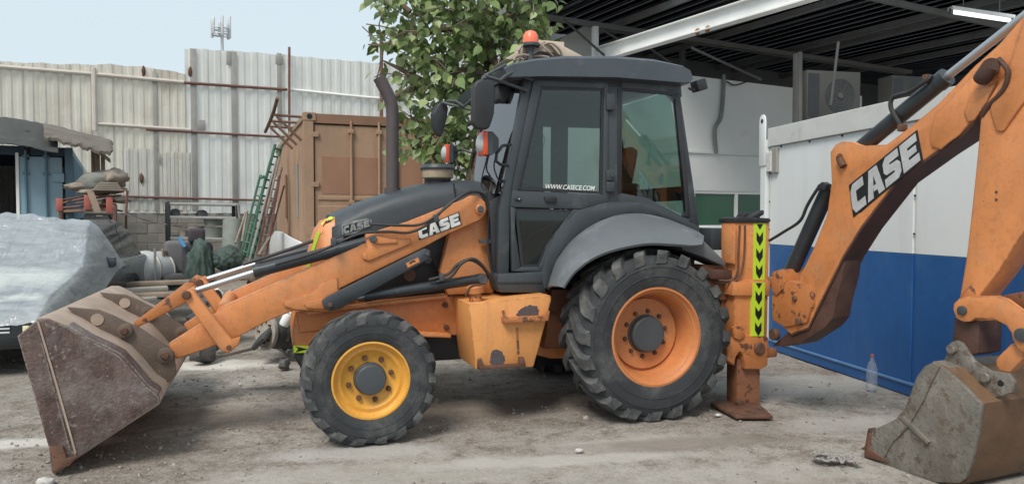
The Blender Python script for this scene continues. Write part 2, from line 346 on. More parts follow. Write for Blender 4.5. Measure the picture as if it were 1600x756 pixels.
# ---- wheels
def wheel(u, v, R, W, rimR, nl, lugh, rimmat, nbolt, dish, name, hubr, boltr, sweep=.30, hublen=.06):
    """v is the outer face; the axle runs along N"""
    sgn = 1 if v > -1 else -1
    ax = N*sgn; c = LU(u, v, R-.028)-ax*W/2
    wh = bpy.data.objects.new(name, None); COL.objects.link(wh); wh.parent = bh; wh.location = (0, 0, 0)
    ty = M(); tr = M(); w2 = W/2; Rt = R-lugh
    half = [(rimR, w2*.80), (rimR+.02, w2*.90), (rimR+.3*(Rt-rimR), w2*.985), (rimR+.38*(Rt-rimR), w2*.992), (rimR+.385*(Rt-rimR), w2*1.012), (rimR+.41*(Rt-rimR), w2*1.012), (rimR+.415*(Rt-rimR), w2*.998), (rimR+.55*(Rt-rimR), w2), (rimR+.66*(Rt-rimR), w2*.992), (rimR+.665*(Rt-rimR), w2*1.01), (rimR+.69*(Rt-rimR), w2*1.006), (rimR+.695*(Rt-rimR), w2*.985), (rimR+.80*(Rt-rimR), w2*.965), (Rt*.965, w2*.90), (Rt*.99, w2*.78), (Rt, w2*.4)]
    ty.lathe(c, ax, half+[(r, -h) for r, h in half[::-1]], 72, True)
    a_ = ax.cross(UP).normalized(); b_ = ax.cross(a_)
    def pt(r, h, th): return c+ax*h+(a_*cos(th)+b_*sin(th))*r
    for s_ in (1, -1):
        for k in range(nl):
            a0 = 2*pi*(k+(.5 if s_ < 0 else 0))/nl
            st = [(-.03*W*s_, 0, R, Rt*.985), (.2*W*s_, sweep*.45, R, Rt*.985), (.40*W*s_, sweep*.85, R*.995, Rt*.96), (.49*W*s_, sweep, R*.965, Rt*.92), (.512*W*s_, sweep*1.06, R*.90, R*.875), (.503*W*s_, sweep*1.10, R*.86, R*.85)]
            rows = []
            hw = pi/nl*.36
            for i, (h, da, rt, rb) in enumerate(st):
                th = a0+da*.9; wd = hw*(1.0 if i < 2 else 1.15)
                rows.append([tr.bm.verts.new(pt(q_, h, th+w_*wd)) for q_, w_ in ((rb, -1.25), (rt, -1), (rt, 1), (rb, 1.25))])
            for A, Bq in zip(rows, rows[1:]):
                for j in range(3): tr.bm.faces.new((A[j], A[j+1], Bq[j+1], Bq[j]))
            tr.bm.faces.new(rows[0]); tr.bm.faces.new(rows[-1][::-1])
    for q_ in (ty, tr):                                     # the tyre squats on the ground
        for v_ in q_.bm.verts: v_.co.z = max(v_.co.z, .004)
    obj('tyre', ty, m_tyre, wh, .5); obj('tread', tr, m_tread, wh, .4)
    rm = M(); f = w2*.86
    prof = [(rimR*.9, -f), (rimR*1.06, -f), (rimR*.93, -f+.03), (rimR*.93, f-.03), (rimR*1.045, f-.006), (rimR*1.05, f+.006), (rimR*1.0, f+.008), (rimR*.955, f-.025), (rimR*.90, f-.05)]
    prof += ([(rimR*.86, f-.10), (rimR*.84, f-dish+.02), (rimR*.80, f-dish-.03), (rimR*.77, f-dish-.03), (rimR*.75, f-dish), (hubr*1.3, f-dish+.0), (0, f-dish+.002)] if dish > .1 else [(rimR*.80, f-.045), (rimR*.74, f-dish+.012), (rimR*.70, f-dish), (hubr*1.35, f-dish-.012), (0, f-dish)])
    rm.lathe(c, ax, prof, 64)
    rim = obj('rim', rm, rimmat, wh)
    hb = M(); hf = f-dish
    hb.lathe(c, ax, [(hubr*1.08, hf-.01), (hubr*1.06, hf+.012), (hubr, hf+.016), (hubr*.985, hf+hublen*.85), (hubr*.9, hf+hublen), (hubr*.5, hf+hublen+.004), (0, hf+hublen+.005)], 40)
    obj('hub', hb, m_hub, wh)
    for k in range(nbolt):
        th = 2*pi*(k+.3)/nbolt; p = pt(hubr*(1.42 if nbolt < 9 else 1.27), hf-.004, th)
        bt = M(); bt.lathe(p, ax, [(boltr, 0), (boltr, .012), (boltr*.75, .013), (boltr*.7, .03), (0, .031)], 8)
        obj('wheel_nut', bt, m_rust, wh)
    return wh
wheel(-.115, .115, .71, .46, .39, 20, .048, m_orim, 10, .20, 'rear_wheel', .15, .02, .30, .075)
wheel(-.115, -2.315, .71, .46, .39, 20, .048, m_orim, 10, .20, 'rear_wheel', .15, .02, .30, .075)
wheel(2.17, .01, .494, .32, .272, 18, .022, m_yrim, 8, .075, 'front_wheel', .112, .02, .36, .07)
wheel(2.17, -2.21, .494, .32, .272, 18, .022, m_yrim, 8, .075, 'front_wheel', .112, .02, .36, .07)
# ---- chassis
prism('chassis', [(462, 487), (560, 474), (700, 462), (905, 450), (905, 560), (860, 560), (720, 524), (640, 520), (520, 515), (468, 520)], -.72, -1.5, m_orange, bevel=.01)
prism('frame_flange', [(480, 486), (600, 470), (700, 460), (700, 466), (600, 477), (480, 493)], -.60, -.725, m_orange)
prism('frame_flange', [(600, 517), (705, 522), (705, 528), (600, 524)], -.58, -.725, m_orange)
prism('front_nose', [(462, 487), (520, 484), (522, 552), (476, 552), (459, 548), (457, 520)], -.74, -1.48, m_orange, bevel=.02)
prism('reflective_band', [(458, 540), (521, 540), (521, 551), (459, 551)], -.738, -.75, m_lime, bevel=0)
prism('band_chevron', [(462, 541), (480, 545), (462, 550), (466, 545)], -.734, -.741, m_decal, bevel=0)
prism('nose_guard', [(459, 552), (521, 552), (520, 590), (478, 584), (466, 568)], -.76, -1.46, m_black, bevel=.01)
b = M(); b.cyl(LU(2.185, -.4, .48), LU(2.185, -1.8, .48), .085, n=16); b.box(LU(2.185, -1.1, .52), FW*.12, N*.25, UP*.14, .02); obj('front_axle', b, m_orange_dark, bh)
b = M(); b.cyl(LU(0, -.4, .68), LU(0, -1.8, .68), .13, n=18); b.box(LU(0, -1.1, .68), FW*.22, N*.28, UP*.22, .04); obj('rear_axle', b, m_orange_dark, bh)
b = M(); b.box(LU(1.05, -1.1, .56), FW*.55, N*.30, UP*.14, .03); b.cyl(LU(.6, -1.1, .55), LU(2.1, -1.1, .5), .045); obj('gearbox_sump', b, m_black, bh)
prism('rear_chassis', [(862, 452), (1125, 452), (1125, 520), (900, 545), (850, 545)], -.62, -1.58, m_orange_dark, bevel=.01)
LET = {'C': [(0, .22), (.2, 0), (.95, 0), (.95, .3), (.42, .3), (.38, .34), (.38, .66), (.42, .7), (.95, .7), (.95, 1), (.2, 1), (0, .78)],
 'A': [(0, 0), (.26, 1), (.74, 1), (1, 0), (.66, 0), (.62, .2), (.40, .2), (.40, .40), (.58, .40), (.5, .76), (.36, .2), (.34, 0)],
 'S': [(0, 0), (.78, 0), (.98, .16), (.98, .48), (.84, .62), (.38, .66), (.38, .72), (.95, .72), (.95, 1), (.2, 1), (0, .84), (0, .52), (.14, .40), (.62, .36), (.62, .29), (0, .29)],
 'E': [(0, 0), (.95, 0), (.95, .28), (.38, .28), (.38, .38), (.85, .38), (.85, .62), (.38, .62), (.38, .72), (.95, .72), (.95, 1), (0, 1)]}
def logo(q, fn, v, parent, axis, lm, margin=.10, th=.004):
    C = [fn(x, y, v) for x, y in q]
    def P(s_, t_): return (C[0]*(1-s_)+C[1]*s_)*(1-t_)+(C[3]*(1-s_)+C[2]*s_)*t_
    wd = [.9, 1.05, .98, .98]; tot = sum(wd); x = 0
    for ch, w_ in zip('CASE', wd):
        for kind in (0, 1):
            pts = LET[ch]; cx, cy = .5, .5; b = M()
            if kind == 0: o = [(-.05, -.07), (1.06, -.07), (1.06, 1.07), (-.05, 1.07)]
            else: o = pts
            b.prism([P((x+(px_*.93+.02)*w_)/tot, py_) + (axis*.001 if kind == 0 else axis*(th*.9)) for px_, py_ in o], axis*(th if kind == 0 else th*.8))
            obj('logo_backing' if kind == 0 else 'letter', b, m_decal if kind == 0 else lm, parent)
        x += w_
m_silver_worn = mat('weathered silver print', (.26, .28, .28), .5, .1, .3, 25, wear=.35, wearcol=(.08, .09, .095), wscale=40, bump=.03)
# ---- engine bay dark block behind the arms, then hood
prism('engine', [(545, 372), (700, 330), (770, 325), (770, 462), (560, 478)], -.84, -1.38, m_black, bevel=.02)
for (x, y, r) in ((640, 430, .05), (668, 405, .035), (700, 395, .05)):
    b = M(); b.cyl(L(x, y, -.74), L(x, y, -.86), r); obj('engine_filter', b, m_rust if r > .04 else m_hub, bh)
hose([L(650, 425, -.76), L(672, 400, -.74), L(690, 420, -.75), L(720, 380, -.76)], .01)
hoodst = [(519, 340, 378), (540, 331, 368), (575, 317, 366), (620, 302, 364), (665, 291, 346), (710, 286, 330), (762, 285, 326), (790, 292, 326)]
secs = []
for i, (x, yt, yb) in enumerate(hoodst):
    a = L(x, yt, -.86); bt = L(x, yb, -.72); u = (bt-A0).dot(FW); zt = a.z+.012; zb = bt.z
    def q(v, z, u=u): return LU(u, v, z)
    e = .0 if i else .02
    sec = [q(-.72-e, zb), q(-.72-e, zb+(zt-zb)*.55), q(-.735-e, zt-.085), q(-.775-e, zt-.035), q(-.86, zt-.005), q(-.98, zt+.012)]
    sec += [q(-2.22-((p-A0).dot(N)), p.z) for p in sec[::-1]]
    secs.append(sec)
b = M(); b.loft(secs); hood = obj('hood', b, m_grey, bh, .9)
b = M(); b.prism([L(708, 287, -.717), L(710, 286.4, -.717), L(716, 329, -.717), L(714, 329.4, -.717)], N*-.01); obj('hood_seam', b, m_decal, bh)
# worn logo on the hood's flank
def hoodpt(x, y, v): return L(x, y, -.717)
hb_ = M(); hb_.prism([L(x, y, -.717) for x, y in ((534, 366), (534, 352), (541, 347), (572, 341), (580, 343), (581, 352), (570, 357), (556, 364), (540, 368))], N*.003); obj('logo_base', hb_, m_silver_worn, hood)
logo([(537, 366), (579, 353), (578, 343), (536, 354)], L, -.713, hood, N, m_silver_worn, th=.002)
# orange nose cowl
secs = []
for x0, yt, u_off in ((523, 339, 0), (508, 345, 0), (496, 362, 0), (487, 395, 0), (474, 445, 0), (464, 484, 0)):
    a = L(x0, yt, -.80); u = (a-A0).dot(FW); zt = a.z
    zb = LU(0, 0, .86).z if x0 > 470 else .84
    secs.append([LU(u, -.745, zb), LU(u, -.745, max(zb+.01, zt-.05)), LU(u, -.80, max(zb+.015, zt)), LU(u, -1.42, max(zb+.015, zt)), LU(u, -1.475, max(zb+.01, zt-.05)), LU(u, -1.475, zb)])
b = M(); b.loft(secs); obj('nose_cowl', b, m_orange, bh, .9)
# lime edging along the grille and black grille
def strip(name, pts, width, v, m, parent=bh):
    b = M()
    for (x0, y0), (x1, y1) in zip(pts, pts[1:]):
        d = Vector((y1-y0, -(x1-x0))).normalized()*width/2
        b.prism([L(x0-d.x, y0-d.y, v), L(x1-d.x, y1-d.y, v), L(x1+d.x, y1+d.y, v), L(x0+d.x, y0+d.y, v)], N*-.006)
    return obj(name, b, m, parent)
strip('lime_edging', [(498, 362), (490, 386), (478, 428), (468, 470)], 5, -.742, m_lime)
b = M(); b.prism([L(502, 350, -.86), L(516, 339, -.86), L(522, 340, -.78), L(506, 356, -.78)], (UP*1+FW*.8).normalized()*.006); pl = obj('number_plate', b, m_lime, bh)
def flat_text(txt, q, fn, v, m, parent, name, th=.003, bold=0.0):
    """letters laid into a quad given by its four corners: lower left, lower right, upper right, upper left"""
    cu = bpy.data.curves.new("t", 'FONT'); cu.body = txt; cu.offset = bold; to = bpy.data.objects.new("t", cu); COL.objects.link(to)
    dg = bpy.context.evaluated_depsgraph_get(); dg.update(); me = bpy.data.meshes.new_from_object(to.evaluated_get(dg))
    bpy.data.objects.remove(to)
    xs = [v_.co.x for v_ in me.vertices]; ys = [v_.co.y for v_ in me.vertices]; x0, x1, y0, y1 = min(xs), max(xs), min(ys), max(ys)
    C = [fn(x, y, v) for x, y in q] if not isinstance(q[0], Vector) else q
    b = M(); b.bm.from_mesh(me); bpy.data.meshes.remove(me)
    nrm = (C[1]-C[0]).cross(C[3]-C[0]).normalized()
    r = bmesh.ops.extrude_face_region(b.bm, geom=b.bm.faces[:]); top = {g for g in r['geom'] if isinstance(g, bmesh.types.BMVert)}
    for vt in b.bm.verts:
        s_ = (vt.co.x-x0)/(x1-x0); t_ = (vt.co.y-y0)/(y1-y0)
        vt.co = (C[0]*(1-s_)+C[1]*s_)*(1-t_)+(C[3]*(1-s_)+C[2]*s_)*t_+nrm*(th if vt in top else 0)
    return obj(name, b, m, parent)
strip('plate_mark', [(505, 354), (511, 345)], 2.2, -.772, m_decal); strip('plate_mark', [(508.5, 353), (514.5, 344.5)], 2.2, -.772, m_decal); strip('plate_mark', [(512, 351), (517.5, 343.5)], 2.2, -.772, m_decal)
# ---- loader arm (near), with its plates, pins, cylinder, linkage; the far set is a copy
SPAN = N*-1.06
VA = -.54
ARM = [(262, 538), (335, 492), (349, 478), (400, 456), (470, 424), (556, 386), (570, 378), (573, 366), (587, 362), (640, 346), (700, 322), (728, 311), (738, 305), (750, 307), (758, 315), (761, 327), (757, 338), (748, 345), (700, 366), (656, 390), (531, 451), (531, 474), (522, 484), (500, 487), (460, 485), (420, 501), (373, 526), (300, 553), (274, 561)]
arm = prism('loader_arm', ARM, VA, VA-.11, m_orange, bevel=.012)
def sub(name, pts, m=m_orange, th=.018, par=None, v=VA, bev=.006): return prism(name, pts, v+th, v+.002, m, par or arm, bev)
sub('stiffener_plate', [(442, 471), (481, 459), (512, 437), (527, 433), (529, 482), (512, 487), (464, 484), (444, 479)])
sub('stiffener_plate', [(474, 475), (505, 467), (511, 478), (508, 483), (480, 482)], th=.034)
sub('stiffener_plate', [(571, 372), (587, 364), (622, 373), (642, 372), (642, 381), (577, 408), (567, 405), (565, 398), (573, 387)])
sub('stiffener_plate', [(576, 370), (588, 367), (620, 374), (622, 380), (588, 382)], th=.034)
pin('pivot_pin', 749, 327, VA-.02, VA+.035, .045, m_orange, arm); pin('pivot_pin', 749, 327, VA, VA+.05, .028, m_hub, arm)
pin('pivot_pin', 582, 373, VA, VA+.055, .028, m_hub, arm); pin('pivot_pin', 516, 476, VA, VA+.075, .018, m_rust, arm)
logo([(655, 374), (721, 350), (717, 332), (652, 358)], L, VA, arm, N, m_white)
# tilt cylinder
def cylinder(name, rod0, split, end, rb, rr, parent=bh, gland=True):
    b = M(); b.cyl(split, end, rb, n=20)
    d = (end-split).normalized()
    b.cyl(split-d*.005, split+d*.05, rb*1.12, n=20); b.cyl(end-d*.03, end+d*.03, rb*1.05, n=20)
    o = obj(name, b, m_cyl, parent)
    b = M(); b.cyl(rod0, split+d*.02, rr, n=16); obj('piston_rod', b, m_chrome, o)
    b = M(); ax = N if parent is bh else N
    b.cyl(rod0-d*.03, rod0+d*.05, rr*1.5, n=14); obj('rod_eye', b, m_orange_worn, o)
    return o
cy = cylinder('tilt_cylinder', L(296, 457, VA-.05), L(397, 425, VA-.05), L(572, 379, VA-.05), .047, .024)
link = prism('tilt_link', [(208, 504), (214, 512), (250, 494), (292, 472), (303, 458), (298, 450), (286, 446)], VA+.03, VA-.02, m_orange_worn, bevel=.008)
lev = prism('tilt_lever', [(286, 466), (288, 455), (299, 450), (306, 457), (362, 530), (376, 526), (374, 538), (357, 552), (345, 548)], VA+.075, VA+.035, m_orange, bevel=.008)
pin('pivot_pin', 293, 459, VA, VA+.10, .032, m_rust, lev); pin('pivot_pin', 358, 541, VA+.03, VA+.09, .018, m_rust, lev)
# self-levelling bar and lift cylinder
lbar = prism('levelling_bar', [(505, 478), (503, 470), (510, 464), (664, 388), (672, 391), (673, 400), (668, 406), (530, 482), (515, 486)], VA+.075, VA+.03, m_grey, bevel=.008)
sub('warning_label', [(634, 411), (653, 402), (656, 409), (637, 419)], m_orange, .079, lbar, bev=0); strip('label_mark', [(640, 412), (645, 408), (649, 408)], 2, VA+.082, m_decal, lbar)
pin('bar_pin', 667, 397, VA+.06, VA+.085, .016, m_hub, lbar); pin('bar_pin', 516, 476, VA+.06, VA+.09, .018, m_rust, lbar)
lc = cylinder('lift_cylinder', L(545, 468, VA+.0), L(570, 463, VA), L(748, 436, VA), .042, .022)
pin('cylinder_pin', 750, 435, VA-.05, VA+.05, .046, m_hub, lc)
for o in (arm, cy, link, lev, lbar, lc): copy_part(o, bh, SPAN)
b = M(); p = L(349, 486, VA-.05); b.cyl(p, p+SPAN, .055, n=20); obj('arm_cross_tube', b, m_orange, bh)
tower = prism('loader_tower', [(726, 340), (735, 310), (746, 305), (758, 314), (764, 346), (772, 458), (700, 461), (688, 424), (702, 365)], VA-.115, VA-.21, m_orange, bevel=.01)
copy_part(tower, bh, N*-.75)
# hoses along the arm and at the tower
hose([L(430, 413, -.50), L(500, 392, -.50), L(560, 366, -.5), L(605, 362, -.49), L(640, 363, -.48), L(672, 348, -.47), L(700, 320, -.46), L(730, 302, -.48), L(752, 303, -.55), L(762, 330, -.58)], .011)
hose([L(578, 350, -.5), L(620, 352, -.48), L(655, 351, -.47), L(680, 338, -.46), L(712, 312, -.46), L(735, 300, -.48), L(757, 306, -.56), L(765, 335, -.58)], .011)
hose([L(380, 413, -1.0), L(430, 397, -1.0), L(490, 376, -1.0)], .014)
hose([L(670, 437, -.48), L(700, 428, -.47), L(715, 413, -.46), L(735, 406, -.46), L(755, 418, -.47), L(768, 440, -.52), L(778, 455, -.56)], .012)
hose([L(682, 440, -.48), L(705, 432, -.47), L(722, 411, -.45), L(742, 405, -.45), L(762, 425, -.47), L(775, 450, -.5)], .012)
hose([L(765, 330, -.58), L(762, 355, -.58), L(764, 400, -.58), L(774, 448, -.55)], .011)
b = M(); b.box(L(758, 377, -.6), FW*.05, N*.02, UP*.015); obj('hose_clamp', b, m_hub, bh)
for x, y in ((681, 341), (521, 378), (690, 433)):
    b = M(); b.box(L(x, y, -.475), FW*.02, N*.025, UP*.03, .005); obj('hose_clamp', b, m_hub, bh)
# ---- front bucket
BV = -.02; BW = 2.42
bk = bpy.data.objects.new('front_bucket', None); COL.objects.link(bk); bk.parent = bh
SIDE = [(27, 525), (59, 499), (76, 499), (105, 511), (137, 531), (165, 544), (186, 556), (207, 578), (229, 604), (243, 614), (249, 622), (247, 628), (121, 713), (96, 731), (84, 741), (80, 736), (76, 699)]
prism('side_plate', SIDE, BV, BV-.03, m_bucket, bk, .006)
copy_part(bk.children[0], bk, N*-(BW-.03))
prism('wear_strip', [(27, 525), (59, 499), (62, 520), (110, 700), (121, 713), (96, 728), (76, 699)], BV+.006, BV-.004, m_bucket, bk, .004)
strip('weld_seam', [(59, 502), (88, 600), (118, 708)], 3.2, BV+.008, m_bback, bk)
prism('corner_tooth', [(76, 699), (98, 697), (104, 716), (121, 712), (108, 728), (95, 732), (85, 741), (79, 735), (84, 730)], BV+.03, BV-.06, m_rust, bk, .006)
sh = [(56, 500), (59, 497), (76, 497), (104, 509), (136, 529), (165, 542), (187, 554), (209, 577), (231, 603), (246, 613), (252, 622), (249, 631), (121, 715), (84, 742)]
inn = [(86, 736), (120, 705), (236, 622), (225, 608), (203, 585), (183, 563), (163, 552), (135, 539), (103, 519), (75, 507), (60, 505)]
b = M(); b.prism([L(x, y, BV-.031) for x, y in sh+inn], N*-(BW-.064)); shell = obj('bucket_shell', b, m_bback, bk)
# darker rolled bottom stripe and raised ribs on the back
for k, (v0, v1) in enumerate(((-.035, -.2),)):
    b = M(); b.prism([L(x, y, v0) for x, y in ((104, 507), (137, 527), (166, 540), (189, 552), (211, 576), (233, 602), (248, 612), (246, 620), (205, 590), (160, 550), (104, 513))], N*(v1-v0), .006); obj('back_rib', b, m_bucket, bk)
BRK = [(104, 480), (154, 484), (179, 494), (199, 504), (216, 511), (260, 540), (272, 551), (275, 584), (252, 608), (235, 582), (216, 552), (191, 535), (152, 520), (127, 503)]
for v0 in (-.47, -.66): 
    nb_ = set(bk.children)
    pb = prism('mount_bracket', BRK, v0, v0-.035, m_bplate, bk, .006)
    pin('bracket_pin', 196, 516, v0, v0+.035, .05, m_bplate, bk); pin('bracket_pin', 196, 516, v0, v0+.05, .026, m_rust, bk)
    pin('bracket_pin', 259, 554, v0, v0+.035, .055, m_bplate, bk); pin('bracket_pin', 259, 554, v0, v0+.05, .03, m_rust, bk)
    b = M(); c = L(152, 499, v0+.001); b.lathe(c, N, [(0, .004), (.042, .004), (.042, 0)], 20); obj('bracket_hole', b, m_bback, bk)
    for o in [q for q in bk.children if q not in nb_]: copy_part(o, bk, N*-1.06)
b = M(); b.box(L(96, 728, BV-BW/2), N*(BW/2-.03), (L(121, 714, 0)-L(80, 738, 0))*.5, UP*.012); cut = obj('cutting_edge', b, m_rust, bk)
cut.location = (L(100, 727, BV-BW/2)-L(96, 728, BV-BW/2))
# ---- exhaust and air cleaner
VE = -.98
b = M(); b.tube(spline([L(613, 305, VE), L(613, 230, VE), L(613, 175, VE), L(609, 155, VE), L(600, 136, VE), L(592, 121, VE)], 5), .054, 18)
b.cyl(L(613, 303, VE), L(613, 294, VE), .07)
exh = obj('exhaust_pipe', b, mat("sooty exhaust", (.085, .07, .072), .6, .2, .15, 5, wear=.12, bump=.04), bh)
b = M(); b.lathe(L(594, 124, VE)+Vector((-.003, 0, .0)), (L(592, 121, VE)-L(600, 136, VE)), [(.0, .0335), (.045, .0335)], 16); obj('exhaust_mouth', b, m_decal, exh)
VP = -1.0; pc = L(684, 292, VP); s_ = (pc-CAM).y/F
def yz(y): return L(684, y, VP).z-pc.z
b = M(); b.lathe(pc, UP, [(.0, 0), (.10, 0), (.10, yz(283)), (.115, yz(282)), (.115, yz(280)), (0, yz(280))], 28); cl = obj('air_cleaner', b, m_black, bh)
b = M(); b.lathe(pc, UP, [(.10, yz(281)), (.135, yz(278)), (.142, yz(265)), (.12, yz(262)), (0, yz(262))], 28); obj('dust_bowl', b, mat("tan dust bowl", (.34, .28, .20), .35, 0, .15, 6, bump=.02), cl)
b = M(); b.lathe(pc, UP, [(.15, yz(266)), (.156, yz(263)), (.14, yz(258)), (0, yz(257))], 28); obj('bowl_cap', b, m_grey, cl)
# ---- cab
CV = -.44; CW = 1.34
cab = bpy.data.objects.new('cab', None); COL.objects.link(cab); cab.parent = bh
def cprism(name, pts, v0, v1, m=m_grey, bevel=.008, par=None, label=None): return prism(name, pts, v0, v1, m, par or cab, bevel, label=label)
near = []
near.append(cprism('front_pillar', [(820, 121), (836, 121), (803, 296), (797, 330), (795, 440), (778, 440), (780, 330), (789, 292)], CV-.02, CV-.10))
near.append(cprism('rear_pillar', [(1040, 138), (1062, 140), (1092, 345), (1094, 362), (1077, 354), (1058, 160)], CV-.02, CV-.10))
near.append(cprism('middle_pillar', [(946, 126), (974, 128), (971, 312), (974, 325), (950, 325), (944, 310)], CV-.02, CV-.09))
near.append(cprism('top_rail', [(822, 118), (900, 118), (1064, 129), (1066, 152), (1050, 146), (980, 139), (900, 132), (832, 132)], CV-.02, CV-.10))
near.append(cprism('quarter_sill', [(965, 300), (972, 302), (1013, 310), (1066, 337), (1078, 342), (1094, 360), (1060, 352), (1010, 330), (965, 326)], CV-.02, CV-.08))
near.append(cprism('window_edge', [(1054, 146), (1062, 146), (1079, 340), (1066, 338), (1072, 330), (1070, 300)], CV-.015, CV-.05, m_black, .002))
near.append(cprism('window_edge', [(965, 138), (1060, 145), (1059, 150), (971, 141), (971, 302), (965, 302)], CV-.015, CV-.03, m_black, .002))
for o in near: copy_part(o, cab, N*-(CW-.12)) if o.name.split('.')[0] in ('front_pillar', 'rear_pillar', 'middle_pillar', 'top_rail') else None
# door
door = bpy.data.objects.new('door', None); COL.objects.link(door); door.parent = bh
def dp(name, pts, v0=CV, v1=CV-.045, m=m_grey, bev=.008, label=None): return cprism(name, pts, v0, v1, m, bev, door, label)
dp('door_frame', [(834, 124), (950, 129), (949, 139), (846, 136), (842, 138)])
dp('door_frame', [(834, 124), (846, 137), (812, 297), (806, 299), (800, 296)])
dp('door_frame', [(944, 138), (950, 129), (952, 318), (943, 312), (942, 303)])
dp('door_panel', [(801, 296), (812, 298), (942, 304), (950, 318), (908, 327), (806, 324), (798, 322)])
dp('door_frame', [(798, 322), (806, 325), (805, 357), (814, 418), (800, 424)])
dp('door_frame', [(814, 417), (842, 417), (850, 424), (800, 424)])
dp('door_frame', [(897, 327), (908, 327), (886, 346), (868, 368), (857, 392), (849, 424), (842, 417), (846, 410), (855, 384), (875, 355)])
dp('window_seal', [(844, 136), (944, 138), (942, 303), (937, 299), (940, 142), (848, 140), (815, 292), (937, 299), (942, 303), (809, 297)], CV-.01, CV-.03, m_black, 0)
dp('window_seal', [(805, 326), (899, 328), (893, 332), (809, 330), (818, 413), (840, 413), (853, 380), (893, 332), (899, 328), (874, 355), (854, 386), (844, 417), (814, 417)], CV-.01, CV-.03, m_black, 0)
def pane(name, pts, v, par, m=m_glass, th=.006):
    b = M(); b.prism([L(x, y, v) for x, y in pts], N*-th); return obj(name, b, m, par)
pane('window_pane', [(843, 136), (945, 138), (943, 304), (808, 297)], CV-.018, door)
pane('window_pane', [(805, 326), (899, 328), (874, 355), (854, 386), (844, 417), (814, 417)], CV-.018, door)
flat_text("WWW.CASECE.COM", [(850.5, 295.5), (928, 298), (929.5, 290.5), (852.5, 287.5)], L, CV-.014, m_white, door, 'web_address', .002, .011)
dp('door_handle', [(851, 308), (852, 306), (870, 307), (871, 310), (869, 317), (853, 316)], CV+.02, CV, m_black)
dp('door_lock', [(804, 309), (811, 307), (816, 311), (811, 315), (804, 313)], CV+.012, CV, m_black); pin('lock_barrel', 810.5, 311, CV, CV+.02, .007, m_silver, door)
for y0, y1 in ((146, 172), (266, 282), (284, 300)):
    dp('hinge', [(948, y0), (961, y0), (961, y1), (948, y1)], CV+.018, CV-.02, m_grey, .006)
pin('hinge_rod', 955, 275, CV, CV+.035, .010, m_hub, door)
cprism('quarter_window', [(968, 138), (1058, 145), (1076, 300), (1078, 340), (1013, 311), (968, 302)], CV-.03, CV-.036, m_glass, 0)
cprism('cab_sill', [(778, 428), (852, 424), (856, 440), (852, 458), (782, 457), (777, 446)], CV+.02, CV-.25, m_grey, .012)
cprism('sill_groove', [(778, 441), (853, 440), (853, 443), (778, 444)], CV+.024, CV, m_black, 0)
cprism('lower_pillar', [(764, 316), (790, 300), (790, 330), (780, 450), (772, 452)], CV-.12, CV-.18, m_black)
cprism('dash_block', [(762, 300), (795, 296), (795, 440), (775, 452), (764, 380)], CV-.20, CV-1.14, m_black)
# panes on the far side, rear and windscreen
def quad(name, P4, th, m, par=cab):
    b = M(); n = (P4[1]-P4[0]).cross(P4[2]-P4[0]).normalized(); b.prism(P4, n*th); return obj(name, b, m, par)
VF = CV-CW
def Lo(x, y, v): return L(x, y, CV)+N*(v-CV)           # same outline on a plane deeper in
quad('far_pane', [Lo(842, 140, VF+.05), Lo(1060, 146, VF+.05), Lo(1078, 330, VF+.05), Lo(806, 300, VF+.05)], .005, m_glass)
b = M(); wt_, wb_ = Lo(826, 127, CV-.06), Lo(788, 302, CV-.06)
b.grid(lambda a, t: wt_.lerp(wb_, a)+N*(-(CW-.12)*t)+FW*(.16*(1-(2*t-1)**2)-.01), 6, 24, .006); obj('windscreen', b, m_wglass, cab)
quad('rear_window', [Lo(1055, 140, CV-.10), Lo(1055, 140, VF+.10), Lo(1088, 345, VF+.10), Lo(1088, 345, CV-.10)], .006, glass('rear glass', (.6, .75, .7), f0=1.12))
quad('rear_panel', [Lo(1088, 345, CV-.06), Lo(1088, 345, VF+.06), Lo(1092, 440, VF+.06), Lo(1092, 440, CV-.06)], .03, m_grey)
quad('far_panel', [Lo(790, 300, VF+.03), Lo(1090, 345, VF+.03), Lo(1090, 440, VF+.03), Lo(780, 440, VF+.03)], .03, m_grey)
quad('far_side_post', [Lo(896, 140, VF+.08), Lo(930, 140, VF+.08), Lo(930, 330, VF+.08), Lo(896, 330, VF+.08)], .04, m_black)
quad('headliner', [Lo(832, 126, CV-.08), Lo(1058, 134, CV-.08), Lo(1058, 134, VF+.08), Lo(832, 126, VF+.08)], .05, m_black)
quad('far_header', [Lo(840, 130, VF+.1), Lo(1060, 136, VF+.1), Lo(1062, 176, VF+.1), Lo(836, 168, VF+.1)], .04, m_black)
quad('cab_floor', [Lo(780, 446, CV-.05), Lo(1090, 446, CV-.05), Lo(1090, 446, VF), Lo(780, 446, VF)], .03, m_black)
quad('rear_window_rail', [Lo(1079, 290, CV-.12), Lo(1079, 290, VF+.1), Lo(1083, 312, VF+.1), Lo(1083, 312, CV-.12)], .03, m_black)
